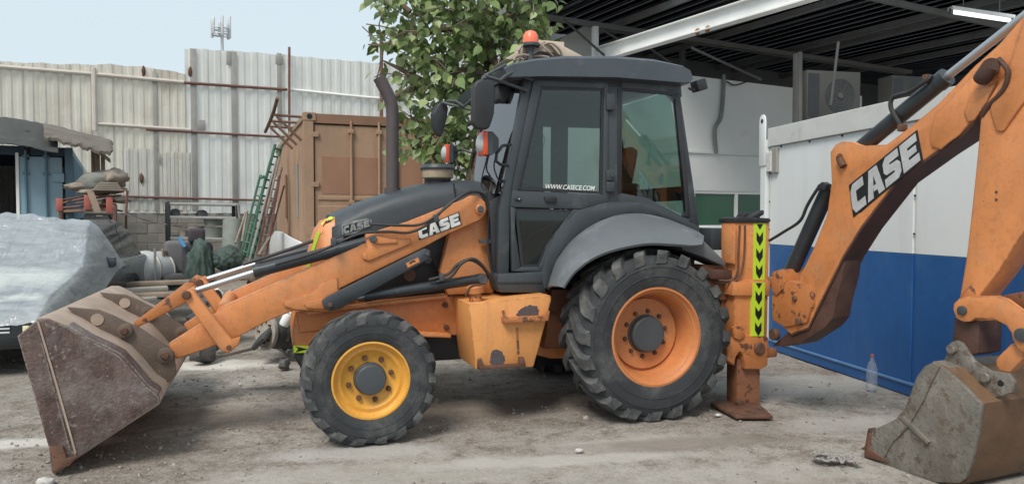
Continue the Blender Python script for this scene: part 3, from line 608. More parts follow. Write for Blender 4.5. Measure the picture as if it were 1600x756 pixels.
# roof
RF = [(786, 107), (800, 99), (836, 92), (880, 88), (960, 88), (1020, 93), (1066, 103), (1076, 110), (1080, 124), (1076, 131), (1058, 131), (960, 122), (850, 120), (815, 121), (792, 122)]
cz = L(930, 105, CV).z
b = M(); secs = []
for v, k in ((CV+.09, .86), (CV+.06, 1.0), (CV-.1, 1.05), (CV-CW/2, 1.1), (VF+.1, 1.05), (VF-.06, 1.0), (VF-.09, .86)):
    sec = []
    for x, y in RF:
        p = L(x, y, CV+.06); zc = L(x, 121, CV+.06).z
        p = p+N*(v-CV-.06); p.z = zc+(p.z-zc)*k; sec.append(p)
    secs.append(sec)
b.loft(secs); roof = obj('cab_roof', b, m_roof, cab, .55)
b = M(); b.prism([Lo(797, 119, CV-.1), Lo(822, 119, CV-.1), Lo(822, 126, CV-.1), Lo(800, 124, CV-.1)], N*-(CW-.2), .008); obj('sun_visor', b, m_black, cab)
b = M(); b.prism([Lo(792, 124, CV-.25), Lo(815, 126, CV-.25), Lo(812, 144, CV-.25), Lo(803, 154, CV-.25), Lo(794, 148, CV-.25)], N*-.22, .01); obj('visor_lamp', b, m_black, cab)
# mirror frames, mirrors and lamps
def frame(pts, r=.014, name='grab_rail', m=None): 
    b = M(); b.tube(pts, r, 8); return obj(name, b, m or m_hub, cab)
frame([L(832, 125, -.42), L(800, 113, -.36), L(790, 119, -.34), L(781, 126, -.33), L(758, 119, -.32)])
frame([L(824, 142, -.44), L(790, 130, -.38), L(757, 119, -.32), L(757, 124, -.3)])
frame([L(757, 119, -.33), L(790, 102, -.5)])
frame([L(757, 120, -.33), L(752, 135, -.31)], .02, 'mirror_stalk')
def mirror(pts, v, n_):
    b = M(); b.prism([L(x, y, v) for x, y in pts], n_, .02, 3); return obj('mirror', b, m_black, cab)
mr = mirror([(740, 137), (745, 127), (755, 122), (772, 131), (775, 139), (773, 178), (766, 200), (760, 203), (745, 201), (739, 192)], -.26, -N*.06+FW*.01)
mr2 = mirror([(678, 178), (686, 162), (698, 158), (701, 170), (699, 186), (691, 214), (687, 212), (680, 198)], -1.82, -N*.06+FW*.03)
frame([L(699, 158, -1.78), L(712, 158, -1.7), L(725, 166, -1.6), L(745, 150, -1.4), L(780, 140, -1.3)], .014)
frame([L(690, 160, -1.8), L(738, 172, -1.6), L(790, 180, -1.4)], .014)
frame([L(772, 163, -1.2), L(786, 168, -1.2), L(795, 186, -1.2)], .012); frame([L(770, 176, -1.2), L(796, 187, -1.2)], .012)
def lamp(px, py, v, s, label):
    c = L(px, py, v); ho = bpy.data.objects.new('work_lamp', None); COL.objects.link(ho); ho.parent = bh
    dirv = FW
    b = M(); b.loft([[c-FW*.0+N*y*s*.09+UP*z*s*.10 for y, z in ((-1, -1), (1, -1), (1, 1), (-1, 1))], [c-FW*.05*s+N*y*s*.09+UP*z*s*.10 for y, z in ((-1, -1), (1, -1), (1, 1), (-1, 1))], [c-FW*.12*s+N*y*s*.04+UP*z*s*.045 for y, z in ((-1, -1), (1, -1), (1, 1), (-1, 1))]]); obj('lamp_housing', b, m_grey, ho)
    b = M(); b.box(c+FW*.015*s, FW*.02*s, N*.093*s, UP*.103*s, .006); obj('lamp_rim', b, m_amber, ho)
    b = M(); b.lathe(c+FW*.036*s, FW, [(.085*s, 0), (.07*s, .022*s), (.035*s, .036*s), (0, .04*s)], 20); obj('lamp_lens', b, m_lens, ho)
lamp(757, 225, -.40, .92, ''); lamp(699, 240, -1.62, .82, '')
hose([L(762, 222, -.42), L(775, 236, -.45), L(772, 262, -.5), L(782, 285, -.52), L(793, 280, -.46)], .006, cab, name='cable'); hose([L(706, 240, -1.6), L(722, 234, -1.5), L(745, 242, -1.4), L(770, 250, -1.2)], .012, cab, m_black, 'lamp_bracket'); hose([L(710, 244, -1.6), L(717, 262, -1.5), L(730, 268, -1.4), L(752, 262, -1.2), L(775, 256, -1.0)], .007, cab, name='cable')
frame([L(798, 226, -.46), L(785, 228, -.4), L(776, 240, -.4), L(775, 252, -.4), L(782, 257, -.42), L(794, 259, -.46)], .013, 'grab_handle', m_black)
hose([L(765, 228, -.44), L(760, 250, -.5), L(752, 285, -.6), L(757, 298, -.6)], .006, cab, name='cable'); hose([L(766, 236, -.46), L(760, 262, -.55), L(768, 282, -.58), L(765, 300, -.55)], .007, cab, name='cable')
b = M(); b.tube([Lo(787, 238, CV-.35), Lo(796, 214, CV-.36), Lo(806, 180, CV-.38)], .012, 6); b.tube([Lo(783, 262, CV-.3), Lo(790, 236, CV-.36)], .015, 6); obj('wiper', b, m_black, cab)
# interior
b = M(); st = Lo(985, 300, CV-.67)
b.box(LU(0, 0, 0)*0+Lo(985, 330, CV-.67), FW*.24, N*.24, UP*.07, .05); b.box(Lo(1018, 275, CV-.67), FW*.07+UP*.01, N*.24, UP*.30-FW*.06, .06); seat = obj('seat', b, m_seat, cab)
b = M(); b.box(Lo(1004, 290, CV-.38), FW*.16, N*.04, UP*.035, .02); obj('armrest', b, m_brown, cab)
b = M(); b.box(Lo(985, 385, CV-.67), FW*.18, N*.2, UP*.22, .02); obj('seat_base', b, m_black, cab)
b = M(); c = Lo(862, 282, CV-.67); axs = (UP*.85-FW*.5).normalized(); r_ = .19
pts = []; a_ = axs.cross(N).normalized(); b_ = axs.cross(a_)
b.tube([c+(a_*cos(i*pi/12)+b_*sin(i*pi/12))*r_ for i in range(25)], .016, 8, False); b.cyl(c-a_*r_, c+a_*r_, .012, n=8); b.cyl(c, c-axs*.4, .035, n=10); obj('steering_wheel', b, m_black, cab)
b = M(); b.prism([Lo(800, 320, CV-.5), Lo(846, 300, CV-.5), Lo(850, 330, CV-.5), Lo(830, 430, CV-.5), Lo(800, 430, CV-.5)], N*-.35, .02); obj('console', b, m_black, cab)
for x, y in ((905, 318), (925, 320)):
    b = M(); b.cyl(Lo(x, 350, CV-.3), Lo(x-6, y, CV-.3), .012, n=8); b.ball(Lo(x-6, y, CV-.3), FW*.028, N*.028, UP*.034, 8); obj('control_lever', b, m_black, cab)
b = M(); c = Lo(884, 205, CV-.85); fa = (FW*.35+N*.9).normalized(); u_ = fa.cross(UP).normalized()
for rr in (.05, .08, .105, .125): b.tube([c+(u_*cos(i*pi/10)+UP*sin(i*pi/10))*rr+fa*(.03*(1-rr/.125)) for i in range(21)], .0035, 5, False)
for k in range(5):
    th = k*2*pi/5; d1 = u_*cos(th)+UP*sin(th); d2 = u_*cos(th+.7)+UP*sin(th+.7); b.prism([c+d1*.02-fa*.01, c+d1*.1-fa*.015, c+d2*.1+fa*.005, c+d2*.02], fa*.003)
b.cyl(c-fa*.05, c+fa*.03, .03, n=12); b.cyl(c-UP*.16, c, .012, n=6); obj('cab_fan', b, m_hub, cab)
# rear work lamp and mirror bracket
b = M(); c = L(1092, 134, -.6); b.tube([L(1076, 138, -.6), L(1084, 142, -.6), L(1090, 138, -.6)], .012, 6); b.box(c, (FW*-.05+UP*.015), N*.06, UP*.05+FW*.015, .012); obj('rear_lamp', b, m_black, cab)
# rotating beacon
b = M(); pc = L(829, 96, -.75); dz = L(829, 52, -.75).z-pc.z
b.lathe(pc+UP*dz*.62, UP, [(.070, 0), (.070, .03), (.065, .068), (.046, .10), (.02, .112), (0, .114)], 24); bc = obj('beacon', b, mat("faded orange beacon", (.85, .19, .10), .35, bump=.01), bh)
b = M(); b.lathe(pc+UP*dz*.0, UP, [(.03, 0), (.03, dz*.5), (.082, dz*.52), (.082, dz*.62), (0, dz*.62)], 20); obj('beacon_base', b, m_hub, bc)
# ---- fender
OUT = [(855, 452), (862, 425), (874, 399), (902, 367), (942, 343), (985, 333), (1030, 338), (1068, 352), (1088, 364), (1093, 370)]
LOW = [(880, 449), (888, 436), (902, 420), (928, 402), (962, 389), (1010, 380), (1052, 381), (1080, 383), (1096, 382), (1096, 382)]
o3 = spline([L(x, y, CV+.02) for x, y in OUT], 6); l3 = spline([L(x, y, .06) for x, y in LOW], 6)
l3s = []
b = M(); secs = []
for p, q in zip(o3, l3):
    e = q-p; n_ = FW.cross(N); m1 = p+e*.42; m2 = p+e*.78
    # bulge outwards, lip turned under
    rad = (p-LU(0, CV+.02, .69)); rad = rad-N*rad.dot(N); rad.normalize()
    secs.append([p, p+e*.25+rad*.035, p+e*.55+rad*.05, p+e*.85+rad*.03, q, q-rad*.02-N*.01, q-N*.03+rad*.0, p+e*.55+rad*.03, p+e*.25+rad*.012, p-rad*.02])
b.loft(secs); obj('rear_fender', b, m_fender, bh, .9)
b = M(); b.prism([L(x, y, -.06) for x, y in ((1066, 374), (1090, 366), (1135, 410), (1133, 417), (1100, 402), (1066, 390))], N*-.32, .01); obj('fender_tail', b, m_fender, bh)
ARCH = [(847, 425), (855, 394), (870, 363), (903, 329), (950, 316), (1000, 316), (1050, 332), (1092, 354), (1100, 382), (1082, 378), (1066, 350), (1030, 337), (985, 332), (942, 342), (902, 366), (874, 398), (862, 424), (856, 452), (850, 450)]
prism('fender_arch', ARCH, CV+.03, CV-.05, m_grey, bevel=.006)
# wheel well behind the tyre
o2 = [L(x, y, CV-.02) for x, y in ((856, 452), (875, 405), (903, 372), (943, 349), (985, 340), (1030, 345), (1068, 360), (1100, 405))]
b = M(); b.loft([[p, p+N*-.35, p+N*-.35+UP*-.02, p+UP*-.02] for p in o2]); obj('wheel_well', b, m_black, bh)
# far fender
b = M(); b.loft([[p+N*-1.24, p+N*-1.66, p+N*-1.66+UP*-.03, p+N*-1.24+UP*-.03] for p in o2]); obj('rear_fender', b, m_fender, bh)
b = M(); b.box(L(1092, 372, -.7), FW*.06, N*.3, UP*.10, .01); obj('rear_step', b, m_grey, bh)
# ---- fuel tank box with step
tk = prism('fuel_tank', [(732, 475), (861, 461), (862, 468), (852, 507), (834, 573), (743, 577)], -.20, -.74, m_tank, bevel=.012)
TV = -.20
b = M(); b.tube([L(786, 486, TV+.0), L(786, 486, TV+.05), L(787, 501, TV+.06), L(856, 498, TV+.06), L(857, 487, TV+.05), L(857, 487, TV)], .011, 8); obj('step_rail', b, m_orange_worn, tk)
prism('step_plate', [(787, 497), (857, 493), (857, 501), (788, 505)], TV+.07, TV+.002, m_orange_worn, tk, .003)
prism('step_plate', [(750, 573), (820, 568), (821, 573), (751, 578)], TV+.05, TV+.002, m_rust, tk, .003)
prism('step_bracket', [(748, 562), (753, 560), (757, 577), (747, 577)], TV+.04, TV+.002, m_rust, tk, .003); prism('step_bracket', [(812, 558), (819, 558), (822, 573), (812, 572)], TV+.04, TV+.002, m_rust, tk, .003)
for pts in ([(806, 492), (812, 484), (826, 477), (839, 480), (840, 495), (820, 496)], [(765, 566), (768, 550), (776, 546), (785, 551), (789, 563), (782, 570), (770, 570)]): prism('bare_patch', [(sum(q[0] for q in pts)/len(pts)+(p2.x-sum(q[0] for q in pts)/len(pts))*(1+.22*noise.noise(p2*.31)), p2.y+1.6*noise.noise(p2*.27+Vector((5, 0, 0)))) for p2 in spline([Vector((*q, 0)) for q in pts]+[Vector((*pts[0], 0))], 6)[:-1]], TV+.003, TV-.004, mat("scraped primer", (.085, .07, .075), .6, 0, .2, 20, bump=.04), tk, 0)
prism('worn_streak', [(806, 512), (810, 512), (812, 553), (808, 554)], TV+.002, TV-.004, m_orange_worn, tk, 0)
fl = M(); p = L(744, 474, -.33); fl.lathe(p, UP+FW*.1, [(.085, -.01), (.085, .015), (.055, .02), (.05, .08), (.072, .085), (.075, .13), (.05, .15), (0, .15)], 18); obj('filler_neck', fl, m_orange_worn, bh)
hose([L(728, 462, -.3), L(735, 448, -.28), L(750, 446, -.28), L(752, 462, -.3)], .008, name='filler_chain', m=m_rust)
for x, y in ((695, 476), (697, 511)): pin('frame_bolt', x, y, -.72, -.69, .022, m_rust)
# ---- rear frame and stabiliser legs
b = M(); c = (L(1150, 452, -.15)+L(1150, 452, -2.05))/2
b.box(LU(-.93, -1.1, c.z+.02), FW*.05, N*.95, UP*.10, .01); b.box(LU(-.93, -1.1, .55), FW*.05, N*.95, UP*.09, .01); obj('slide_frame', b, m_orange_dark, bh)
prism('frame_link', [(1098, 414), (1150, 418), (1150, 468), (1100, 470)], -.12, -.5, m_orange_dark)
prism('rear_cover', [(1098, 420), (1145, 422), (1145, 438), (1110, 436)], -.05, -.6, m_under)
SV = -.02; stb = bpy.data.objects.new('stabiliser', None); COL.objects.link(stb); stb.parent = bh
m_rustleg = mat('rubbed rusty leg', (.26, .11, .055), .6, .1, .3, 6, wear=.5, wearcol=(.11, .05, .035), wscale=12, bump=.06)
def sp_(name, pts, v0, v1, m=m_orange, bev=.008): return prism(name, pts, v0, v1, m, stb, bev)
sp_('outer_tube', [(1148, 347), (1203, 345), (1199, 528), (1147, 530)], SV, SV-.2, m_orange, .012)
sp_('side_rib', [(1145, 350), (1151, 350), (1150, 414), (1145, 412)], SV+.03, SV-.12)
sp_('collar', [(1144, 440), (1160, 438), (1204, 438), (1204, 463), (1168, 463), (1144, 462)], SV+.025, SV-.24, m_orange, .012)
sp_('lower_casting', [(1136, 530), (1150, 524), (1201, 526), (1200, 571), (1189, 577), (1164, 577), (1162, 556), (1156, 549), (1150, 558), (1148, 572), (1136, 563)], SV+.03, SV-.22, m_orange_worn, .012)
sp_('lug', [(1146, 512), (1156, 508), (1164, 514), (1164, 526), (1156, 532), (1147, 528)], SV+.05, SV, m_orange_worn)
sp_('inner_leg', [(1152, 560), (1188, 566), (1187, 640), (1152, 632)], SV-.02, SV-.18, m_rustleg, .008)
b = M(); b.lathe(L(1186, 544, SV+.03), N, [(.055, -.01), (.055, .012), (.045, .02), (0, .022)], 20); obj('leg_pin', b, m_rust, stb)
b = M(); b.lathe(L(1153, 628, SV-.02), N, [(.03, -.01), (.03, .05), (0, .052)], 12); obj('pad_bolt', b, m_rust, stb)
ft = M(); f0 = LU(-.98, -.12, .0); fz = .022
q = [Gd(1110, 629, .03), Gd(1150, 650, .03), Gd(1208, 650, .03), Gd(1190, 634, .03), Gd(1165, 626, .03), Gd(1120, 624, .03)]
ft.prism([Vector((p.x, p.y, .006)) for p in q], UP*.03, .008); obj('foot_pad', ft, m_rust, stb)
sp_('top_cap', [(1148, 341), (1158, 339), (1203, 341), (1205, 346), (1200, 348), (1148, 348)], SV+.015, SV-.22, m_black, .006)
sp_('rubber_stop', [(1178, 336), (1194, 328), (1194, 335), (1186, 340), (1174, 340)], SV, SV-.1, m_black, .006)
sp_('rubber_stop', [(1160, 340), (1164, 332), (1182, 332), (1182, 339)], SV-.1, SV-.2, m_black, .006)
for (a, c) in (((349, 437), 4), ((441, 525), 4)):
    y0, y1 = a
    def sx(y): return 1178-3*(y-349)/176
    def sw(y): return 19
    sp_('reflective_tape', [(sx(y0), y0), (sx(y0)+sw(0), y0), (sx(y1)+sw(0)-.6, y1), (sx(y1), y1)], SV+.029 if y0 > 400 else SV+.003, SV-.002, m_lime, 0)
    vv = SV+.031 if y0 > 400 else SV+.005
    st_ = (y1-y0-9)/3.0
    sp_('tape_chevron', [(sx(y0)+4.5, y0+1), (sx(y0)+14.5, y0+1), (sx(y0)+9.5, y0+10)], vv, vv-.004, m_decal, 0)
    for k in range(3):
        yc = y0+10+k*st_*.98+3
        sp_('tape_chevron', [(sx(yc)+4.5, yc), (sx(yc)+9.5, yc+8), (sx(yc)+14.5, yc), (sx(yc)+14.5, yc+13), (sx(yc)+9.5, yc+22), (sx(yc)+4.5, yc+13)], vv, vv-.004, m_decal, 0)
hose([L(1156, 352, SV+.01), L(1154, 390, SV+.02), L(1152, 425, SV+.02), L(1140, 438, SV), L(1110, 436, -.1)], .009, stb, m_rust)
hose([L(1164, 352, SV+.012), L(1163, 395, SV+.02), L(1158, 425, SV+.03), L(1146, 440, SV+.01), L(1115, 441, -.1)], .009, stb, m_rust)
s2 = bpy.data.objects.new('stabiliser', None); COL.objects.link(s2); s2.parent = bh
for ch in list(stb.children): copy_part(ch, s2, N*-1.96)
# ---- swing post, boom, dipper, digging bucket
b = M(); kz = .55
b.tube([KP+UP*.42, KP+UP*1.12], .11, 18)
b.prism([B(x, y, .13) for x, y in ((1205, 462), (1230, 438), (1258, 446), (1270, 470), (1260, 505), (1225, 512), (1206, 500))], BN*-.26, .015)
b.prism([B(x, y, .15) for x, y in ((1205, 425), (1221, 420), (1222, 452), (1212, 462), (1205, 455))], BN*-.3, .012)
b.box(KP+UP*.45, BD*.16, BN*.14, UP*.04, .015); b.box(KP+UP*1.08, BD*.16, BN*.14, UP*.04, .015)
obj('swing_post', b, m_orange_worn, bh)
b = M(); p = LU(-1.12, -.52, .78); b.box(p, FW*.07, N*.22, UP*.34, .02); obj('slide_carriage', b, m_orange_dark, bh)
BOOM = [(1240, 470), (1251, 428), (1270, 390), (1292, 335), (1299, 285), (1297, 238), (1305, 226), (1316, 221), (1330, 222), (1345, 228), (1385, 226), (1430, 192), (1466, 162), (1523, 103), (1560, 70), (1600, 25), (1645, -25), (1665, 0), (1620, 75), (1568, 135), (1530, 182), (1500, 212), (1461, 238), (1400, 283), (1345, 355), (1317, 400), (1278, 478), (1262, 512), (1235, 522), (1218, 505)]
BW0, BW1 = .105, -.105
UN = BOOM[17:]; 
boom = bprism('boom', BOOM, BW0, BW1, m_orange, bevel=.008)
# the dark brown underside skin, standing proud of the box between the side plates' lower edges
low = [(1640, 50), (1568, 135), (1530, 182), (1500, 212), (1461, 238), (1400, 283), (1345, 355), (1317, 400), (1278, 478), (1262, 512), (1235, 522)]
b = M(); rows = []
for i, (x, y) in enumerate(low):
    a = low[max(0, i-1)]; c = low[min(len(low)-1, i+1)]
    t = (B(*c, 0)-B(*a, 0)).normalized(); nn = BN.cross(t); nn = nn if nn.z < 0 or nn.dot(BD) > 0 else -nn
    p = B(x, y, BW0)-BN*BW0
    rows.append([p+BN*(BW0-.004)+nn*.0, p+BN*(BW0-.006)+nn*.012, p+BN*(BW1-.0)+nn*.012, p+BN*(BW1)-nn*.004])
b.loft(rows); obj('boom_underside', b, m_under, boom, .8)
# sagging torn belly at the foot of the boom
b = M(); b.prism([B(x, y, .085) for x, y in ((1320, 397), (1316, 432), (1306, 470), (1301, 497), (1288, 512), (1252, 535), (1222, 541), (1206, 540), (1235, 515), (1262, 505), (1278, 474), (1317, 396))], BN*-.18, .015); obj('boom_foot', b, m_under, boom)
bprism('foot_plate', [(1234, 482), (1230, 465), (1236, 450), (1250, 443), (1264, 447), (1271, 460), (1270, 480), (1256, 486), (1258, 500), (1236, 498)], BW0+.022, BW0-.004, m_orange_worn, boom)
for x, y, r in ((1246, 466, .024), (1252, 502, .032), (1213, 522, .05)): pin('pivot_pin', x, y, BW0, BW0+.045, r, m_rust, boom, B, BN)
bprism('boom_stiffener', [(1452, 212), (1455, 230), (1470, 234), (1484, 222), (1500, 210), (1512, 196), (1530, 176), (1546, 156), (1560, 120), (1545, 100), (1523, 112), (1480, 160), (1460, 178)], BW0+.012, BW0-.002, m_orange, boom)
bprism('boom_stiffener', [(1505, 175), (1512, 192), (1522, 188), (1540, 162), (1556, 130), (1520, 140)], BW0+.024, BW0+.005, m_orange, boom)
b = M(); b.tube(spline([B(1314, 245, BW0+.02), B(1312, 248, BW0+.02), B(1318, 260, BW0+.02)], 3), .028, 10); obj('pivot_pin', b, m_rust, boom)
logo([(1334, 336), (1442, 248), (1434, 206), (1328, 292)], B, BW0+.001, boom, BN, m_silver)
bprism('logo_base', [(1330, 318), (1332, 295), (1432, 208), (1441, 248), (1345, 332), (1334, 334)], BW0+.002, BW0-.002, m_decal, boom, 0)
def bcyl(name, split, end, rod, rb, rr, w=0):
    sp3, e3, r3 = B(*split, w), B(*end, w), B(*rod, w); d = (e3-sp3).normalized()
    b = M(); b.cyl(sp3, e3, rb, n=22); b.cyl(sp3-d*.01, sp3+d*.06, rb*1.1, n=22); o = obj(name, b, m_cyl, bh)
    b = M(); b.cyl(sp3+d*.02, r3, rr, n=16); obj('piston_rod', b, m_chrome, o); return o
c1 = bcyl('dipper_cylinder', (1478, 121), (1340, 236), (1605, 22), .058, .028)
hose([B(1411, 203, .05), B(1403, 190, .07), B(1392, 168, .08), B(1396, 152, .08), B(1420, 144, .08), B(1445, 128, .08), B(1455, 118, .06)], .016, c1); 
for (x, y) in ((1449, 123), (1410, 200)):
    b = M(); b.box(B(x, y, .06), BD*.02, BN*.03, UP*.025, .006); obj('hose_fitting', b, m_rust, c1)
c2 = bcyl('boom_cylinder', (1224, 452), (1296, 292), (1212, 482), .062, .03, -.02)
hose([B(1202, 376, .05), B(1225, 362, .06), B(1250, 345, .07), B(1262, 320, .08), B(1280, 292, .08), B(1290, 288, .06)], .013, c2)
bprism('hose_fitting', [(1276, 290), (1284, 284), (1291, 288), (1288, 298), (1278, 298)], .09, .03, m_black, c2, .006)
b = M(); b.cyl(B(1548, 104, BW0-.02), B(1548, 104, BW0+.09), .05, n=18); b.tube(spline([B(1548, 104, BW0+.07), B(1538, 118, BW0+.07), B(1534, 124, BW0+.06)], 3), .05, 14); obj('dipper_pivot', b, m_under, boom)
hose([B(1560, 92, BW0+.06), B(1575, 112, BW0+.06), B(1568, 140, BW0+.05), B(1545, 165, BW0+.04), B(1535, 182, BW0+.03)], .016, boom, m_under)
DIP = [(1532, 185), (1543, 158), (1562, 128), (1578, 95), (1600, 20), (1640, -40), (1700, -10), (1675, 150), (1625, 330), (1592, 373), (1560, 425), (1532, 461), (1528, 545), (1510, 545), (1490, 528), (1497, 480), (1510, 400), (1520, 310), (1528, 232)]
dip = bprism('dipper', DIP, .14, -.06, m_orange, bevel=.008)
bprism('dipper_side_plate', [(1546, 170), (1556, 205), (1567, 206), (1600, 160), (1640, 120), (1660, -20), (1600, 30), (1578, 100), (1562, 132)], .155, .135, m_orange, dip)
for y in (300, 312): pin('rivet', 1557, y, .14, .144, .008, m_rust, dip, B, BN)
bprism('wear_plate', [(1498, 470), (1504, 458), (1516, 446), (1522, 452), (1526, 470), (1520, 478)], .146, .138, m_orange_worn, dip, .002)
bprism('dipper_tip', [(1492, 496), (1530, 500), (1528, 552), (1510, 556), (1488, 532)], .142, -.08, m_under, dip)
# link plates
LK = [(1489, 483), (1490, 474), (1498, 466), (1510, 463), (1558, 462), (1574, 467), (1600, 486), (1640, 505), (1650, 540), (1610, 556), (1590, 545), (1582, 530), (1580, 520), (1572, 508), (1552, 498), (1524, 497), (1516, 502), (1505, 503), (1494, 497)]
lk = bprism('bucket_link', LK, .18, .15, m_orange, bevel=.006)
for x, y in ((1504, 485), (1597, 523)): pin('link_pin', x, y, .18, .195, .03 if x < 1550 else .04, m_hub, lk, B, BN)
bprism('push_link', [(1556, 570), (1556, 560), (1580, 536), (1602, 545), (1600, 560), (1578, 582), (1562, 580)], .145, .06, m_orange, lk)
bprism('bucket_cylinder', [(1562, 462), (1600, 455), (1660, 440), (1660, 500), (1600, 490)], .04, -.06, m_orange_dark)
hb = bpy.data.objects.new('digging_bucket', None); COL.objects.link(hb); hb.parent = bh
HS = [(1352, 690), (1362, 672), (1398, 655), (1413, 638), (1432, 588), (1444, 572), (1456, 566), (1478, 578), (1510, 606), (1534, 632), (1529, 672), (1518, 722), (1508, 747), (1498, 754), (1460, 753), (1400, 732), (1350, 712)]
W0 = .34; W1 = -.34
def hp(name, pts, w0, w1, m, bev=.006, par=hb): return bprism(name, pts, w0, w1, m, par, bev)
sdp = hp('side_plate', HS, W0, W0-.03, m_hbucket)
copy_part(sdp, hb, BN*(W1-W0+.03))
hp('side_cutter', [(1352, 690), (1362, 672), (1398, 655), (1413, 638), (1432, 588), (1444, 572), (1456, 566), (1468, 572), (1440, 630), (1418, 668), (1395, 690), (1380, 716), (1350, 712)], W0+.012, W0-.004, m_hbucket)
hp('weld_rib', [(1404, 652), (1412, 650), (1452, 690), (1448, 694)], W0+.02, W0-.004, m_hbucket, .004)
hp('bucket_tooth', [(1350, 700), (1356, 668), (1362, 674), (1358, 700), (1388, 722), (1350, 714)], W0+.02, W0-.05, m_rust)
for k in range(4):
    hp('bucket_tooth', [(1344, 700), (1362, 690), (1372, 712), (1350, 713)], W0-.12-.15*k, W0-.18-.15*k, m_rust)
SHL = [(1456, 566), (1480, 576), (1512, 604), (1537, 630), (1532, 674), (1521, 725), (1511, 750), (1499, 758), (1459, 757), (1399, 736), (1350, 716)]
INN = [(1352, 708), (1402, 727), (1461, 748), (1495, 749), (1503, 743), (1513, 720), (1523, 672), (1527, 636), (1506, 612), (1476, 586), (1456, 574)]
hp('bucket_shell', SHL+INN, W0-.031, W1+.031, m_hshell, 0)
for wv in (.1, -.1):
    hp('wear_strip', [(1537, 628), (1541, 632), (1536, 676), (1524, 728), (1513, 754), (1499, 762), (1459, 761), (1459, 756), (1499, 756), (1511, 749), (1521, 724), (1532, 673)], wv+.03, wv-.03, m_hshell, .004)
EAR = [(1480, 548), (1483, 536), (1494, 531), (1503, 536), (1521, 563), (1547, 579), (1576, 583), (1585, 597), (1581, 613), (1566, 618), (1530, 628), (1490, 592), (1470, 575)]
for wv in (.17, -.13):
    e = hp('bucket_ear', EAR, wv, wv-.03, m_hbucket)
    for x, y, r in ((1489, 545, .03), (1542, 589, .032)): pin('ear_pin', x, y, wv, wv+.03, r, m_hbucket, hb, B, BN)
    pin('ear_hole', 1567, 598, wv-.02, wv+.002, .022, m_decal, hb, B, BN)
hp('top_plate', [(1456, 564), (1480, 572), (1512, 600), (1536, 626), (1530, 634), (1500, 606), (1470, 584)], W0-.06, W1+.06, m_hbucket)
# crumpled sheet and wires on the cab roof
b = M(); c0 = L(800, 92, -1.25)
def Lr(x, y, v): return L(x, y, v)
for v0, pts in ((-.80, [(790, 92), (822, 73), (844, 62), (852, 66), (846, 70), (824, 80), (800, 94)]), (-.86, [(848, 64), (868, 66), (888, 76), (915, 90), (882, 92), (872, 84), (862, 72)])):
    b.prism([L(x, y, v0) for x, y in pts], N*-.45, .006)
b.box(L(842, 80, -1.1), FW*.17, N*.2, UP*.05); solo('tan_sheet', b, m_tan, 'bent tan sheet lying on the cab roof under the orange beacon', 'sheet')
b = M()
for pts in ([(803, 96), (815, 90), (835, 83), (850, 70), (862, 68), (874, 78), (878, 88)], [(803, 95), (806, 89), (820, 86), (832, 90)], [(812, 78), (811, 88), (818, 94)], [(845, 70), (856, 80), (864, 88)], [(810, 80), (818, 70), (828, 68), (836, 76)], [(815, 92), (840, 88), (858, 90)]):
    b.tube(spline([L(x, y, -.72-.05*random.random()) for x, y in pts], 5), .011, 6)
solo('bundle_of_wires', b, mat("dirty hose bundle", (.30, .24, .2), .6, 0, .25, 8, bump=.03), 'dirty loops of hose and wire heaped on the front of the cab roof', 'wires')
# ================================================================== THE YARD BEHIND
m_fwhite = mat("white sheet metal", (.86, .86, .83), .5, 0, .05, 1.5, wear=.03, wearcol=(.22, .2, .18), wscale=7, dust=.2, dustcol=(.66, .62, .55), dscale=1.2, bump=.02, streak=.25, streakcol=(.5, .45, .38), sscale=5)
m_fcream = mat("dirty cream sheet metal", (.82, .785, .71), .55, 0, .08, 1.2, wear=.03, wearcol=(.2, .18, .15), wscale=6, dust=.35, dustcol=(.58, .51, .42), dscale=.8, bump=.02, streak=.25, streakcol=(.5, .43, .34), sscale=5)
m_fgrey = mat("grey batten", (.30, .29, .27), .6, 0, .15, 3, bump=.03)
m_pipe = mat("brown pipe", (.16, .075, .06), .6, 0, .2, 5, bump=.03)
m_pipew = mat("painted pipe", (.55, .50, .44), .5, 0, .1, 5, wear=.15, wearcol=(.25, .12, .08), bump=.03)
m_block = mat("concrete block", (.22, .205, .18), .9, 0, .25, 2.5, dust=.25, dustcol=(.3, .26, .17), bump=.1)
F0 = Vector((-11.83, 17, 0))
def fs(px, z=0):                                  # distance along the fence line at a picture column
    r = ray(px, 340); k = r.x/r.y
    return (k*F0.y-F0.x)/(E1.x-k*E1.y)
def fz(px, py): 
    p = F0+E1*fs(px); return Dp(px, py, p.y).z
fence = thing('corrugated_fence', 'tall white and cream corrugated metal fence closing the back of the yard', 'fence', F0+E1*6)
def sheet(s0, s1, z0, z1a, z1b, m, off, parent=fence, name='sheet', ribs=4, wdt=None):
    """one corrugated panel between two places along the fence"""
    b = M(); n = ribs; pr = []
    p = (s1-s0)/n
    for k in range(n): pr += [(s0+p*k, 0), (s0+p*(k+.30), 0), (s0+p*(k+.42), .026), (s0+p*(k+.78), .026), (s0+p*(k+.9), 0)]
    pr += [(s1, 0)]
    v0 = []; v1 = []
    for s_, d in pr:
        q = F0+E1*s_-E2*(d+off); t = (s_-s0)/(s1-s0)
        v0.append(b.bm.verts.new(q+UP*z0)); v1.append(b.bm.verts.new(q+UP*(z1a+(z1b-z1a)*t+.012*sin(s_*9))))
    for i in range(len(pr)-1): b.bm.faces.new((v0[i], v0[i+1], v1[i+1], v1[i]))
    bmesh.ops.solidify(b.bm, geom=b.bm.faces[:], thickness=.004)
    return obj(name, b, m, parent, .3)
seams = [-70, -25, 40, 115, 180, 245, 292, 368, 445, 505, 565, 625, 685, 740, 800, 860]
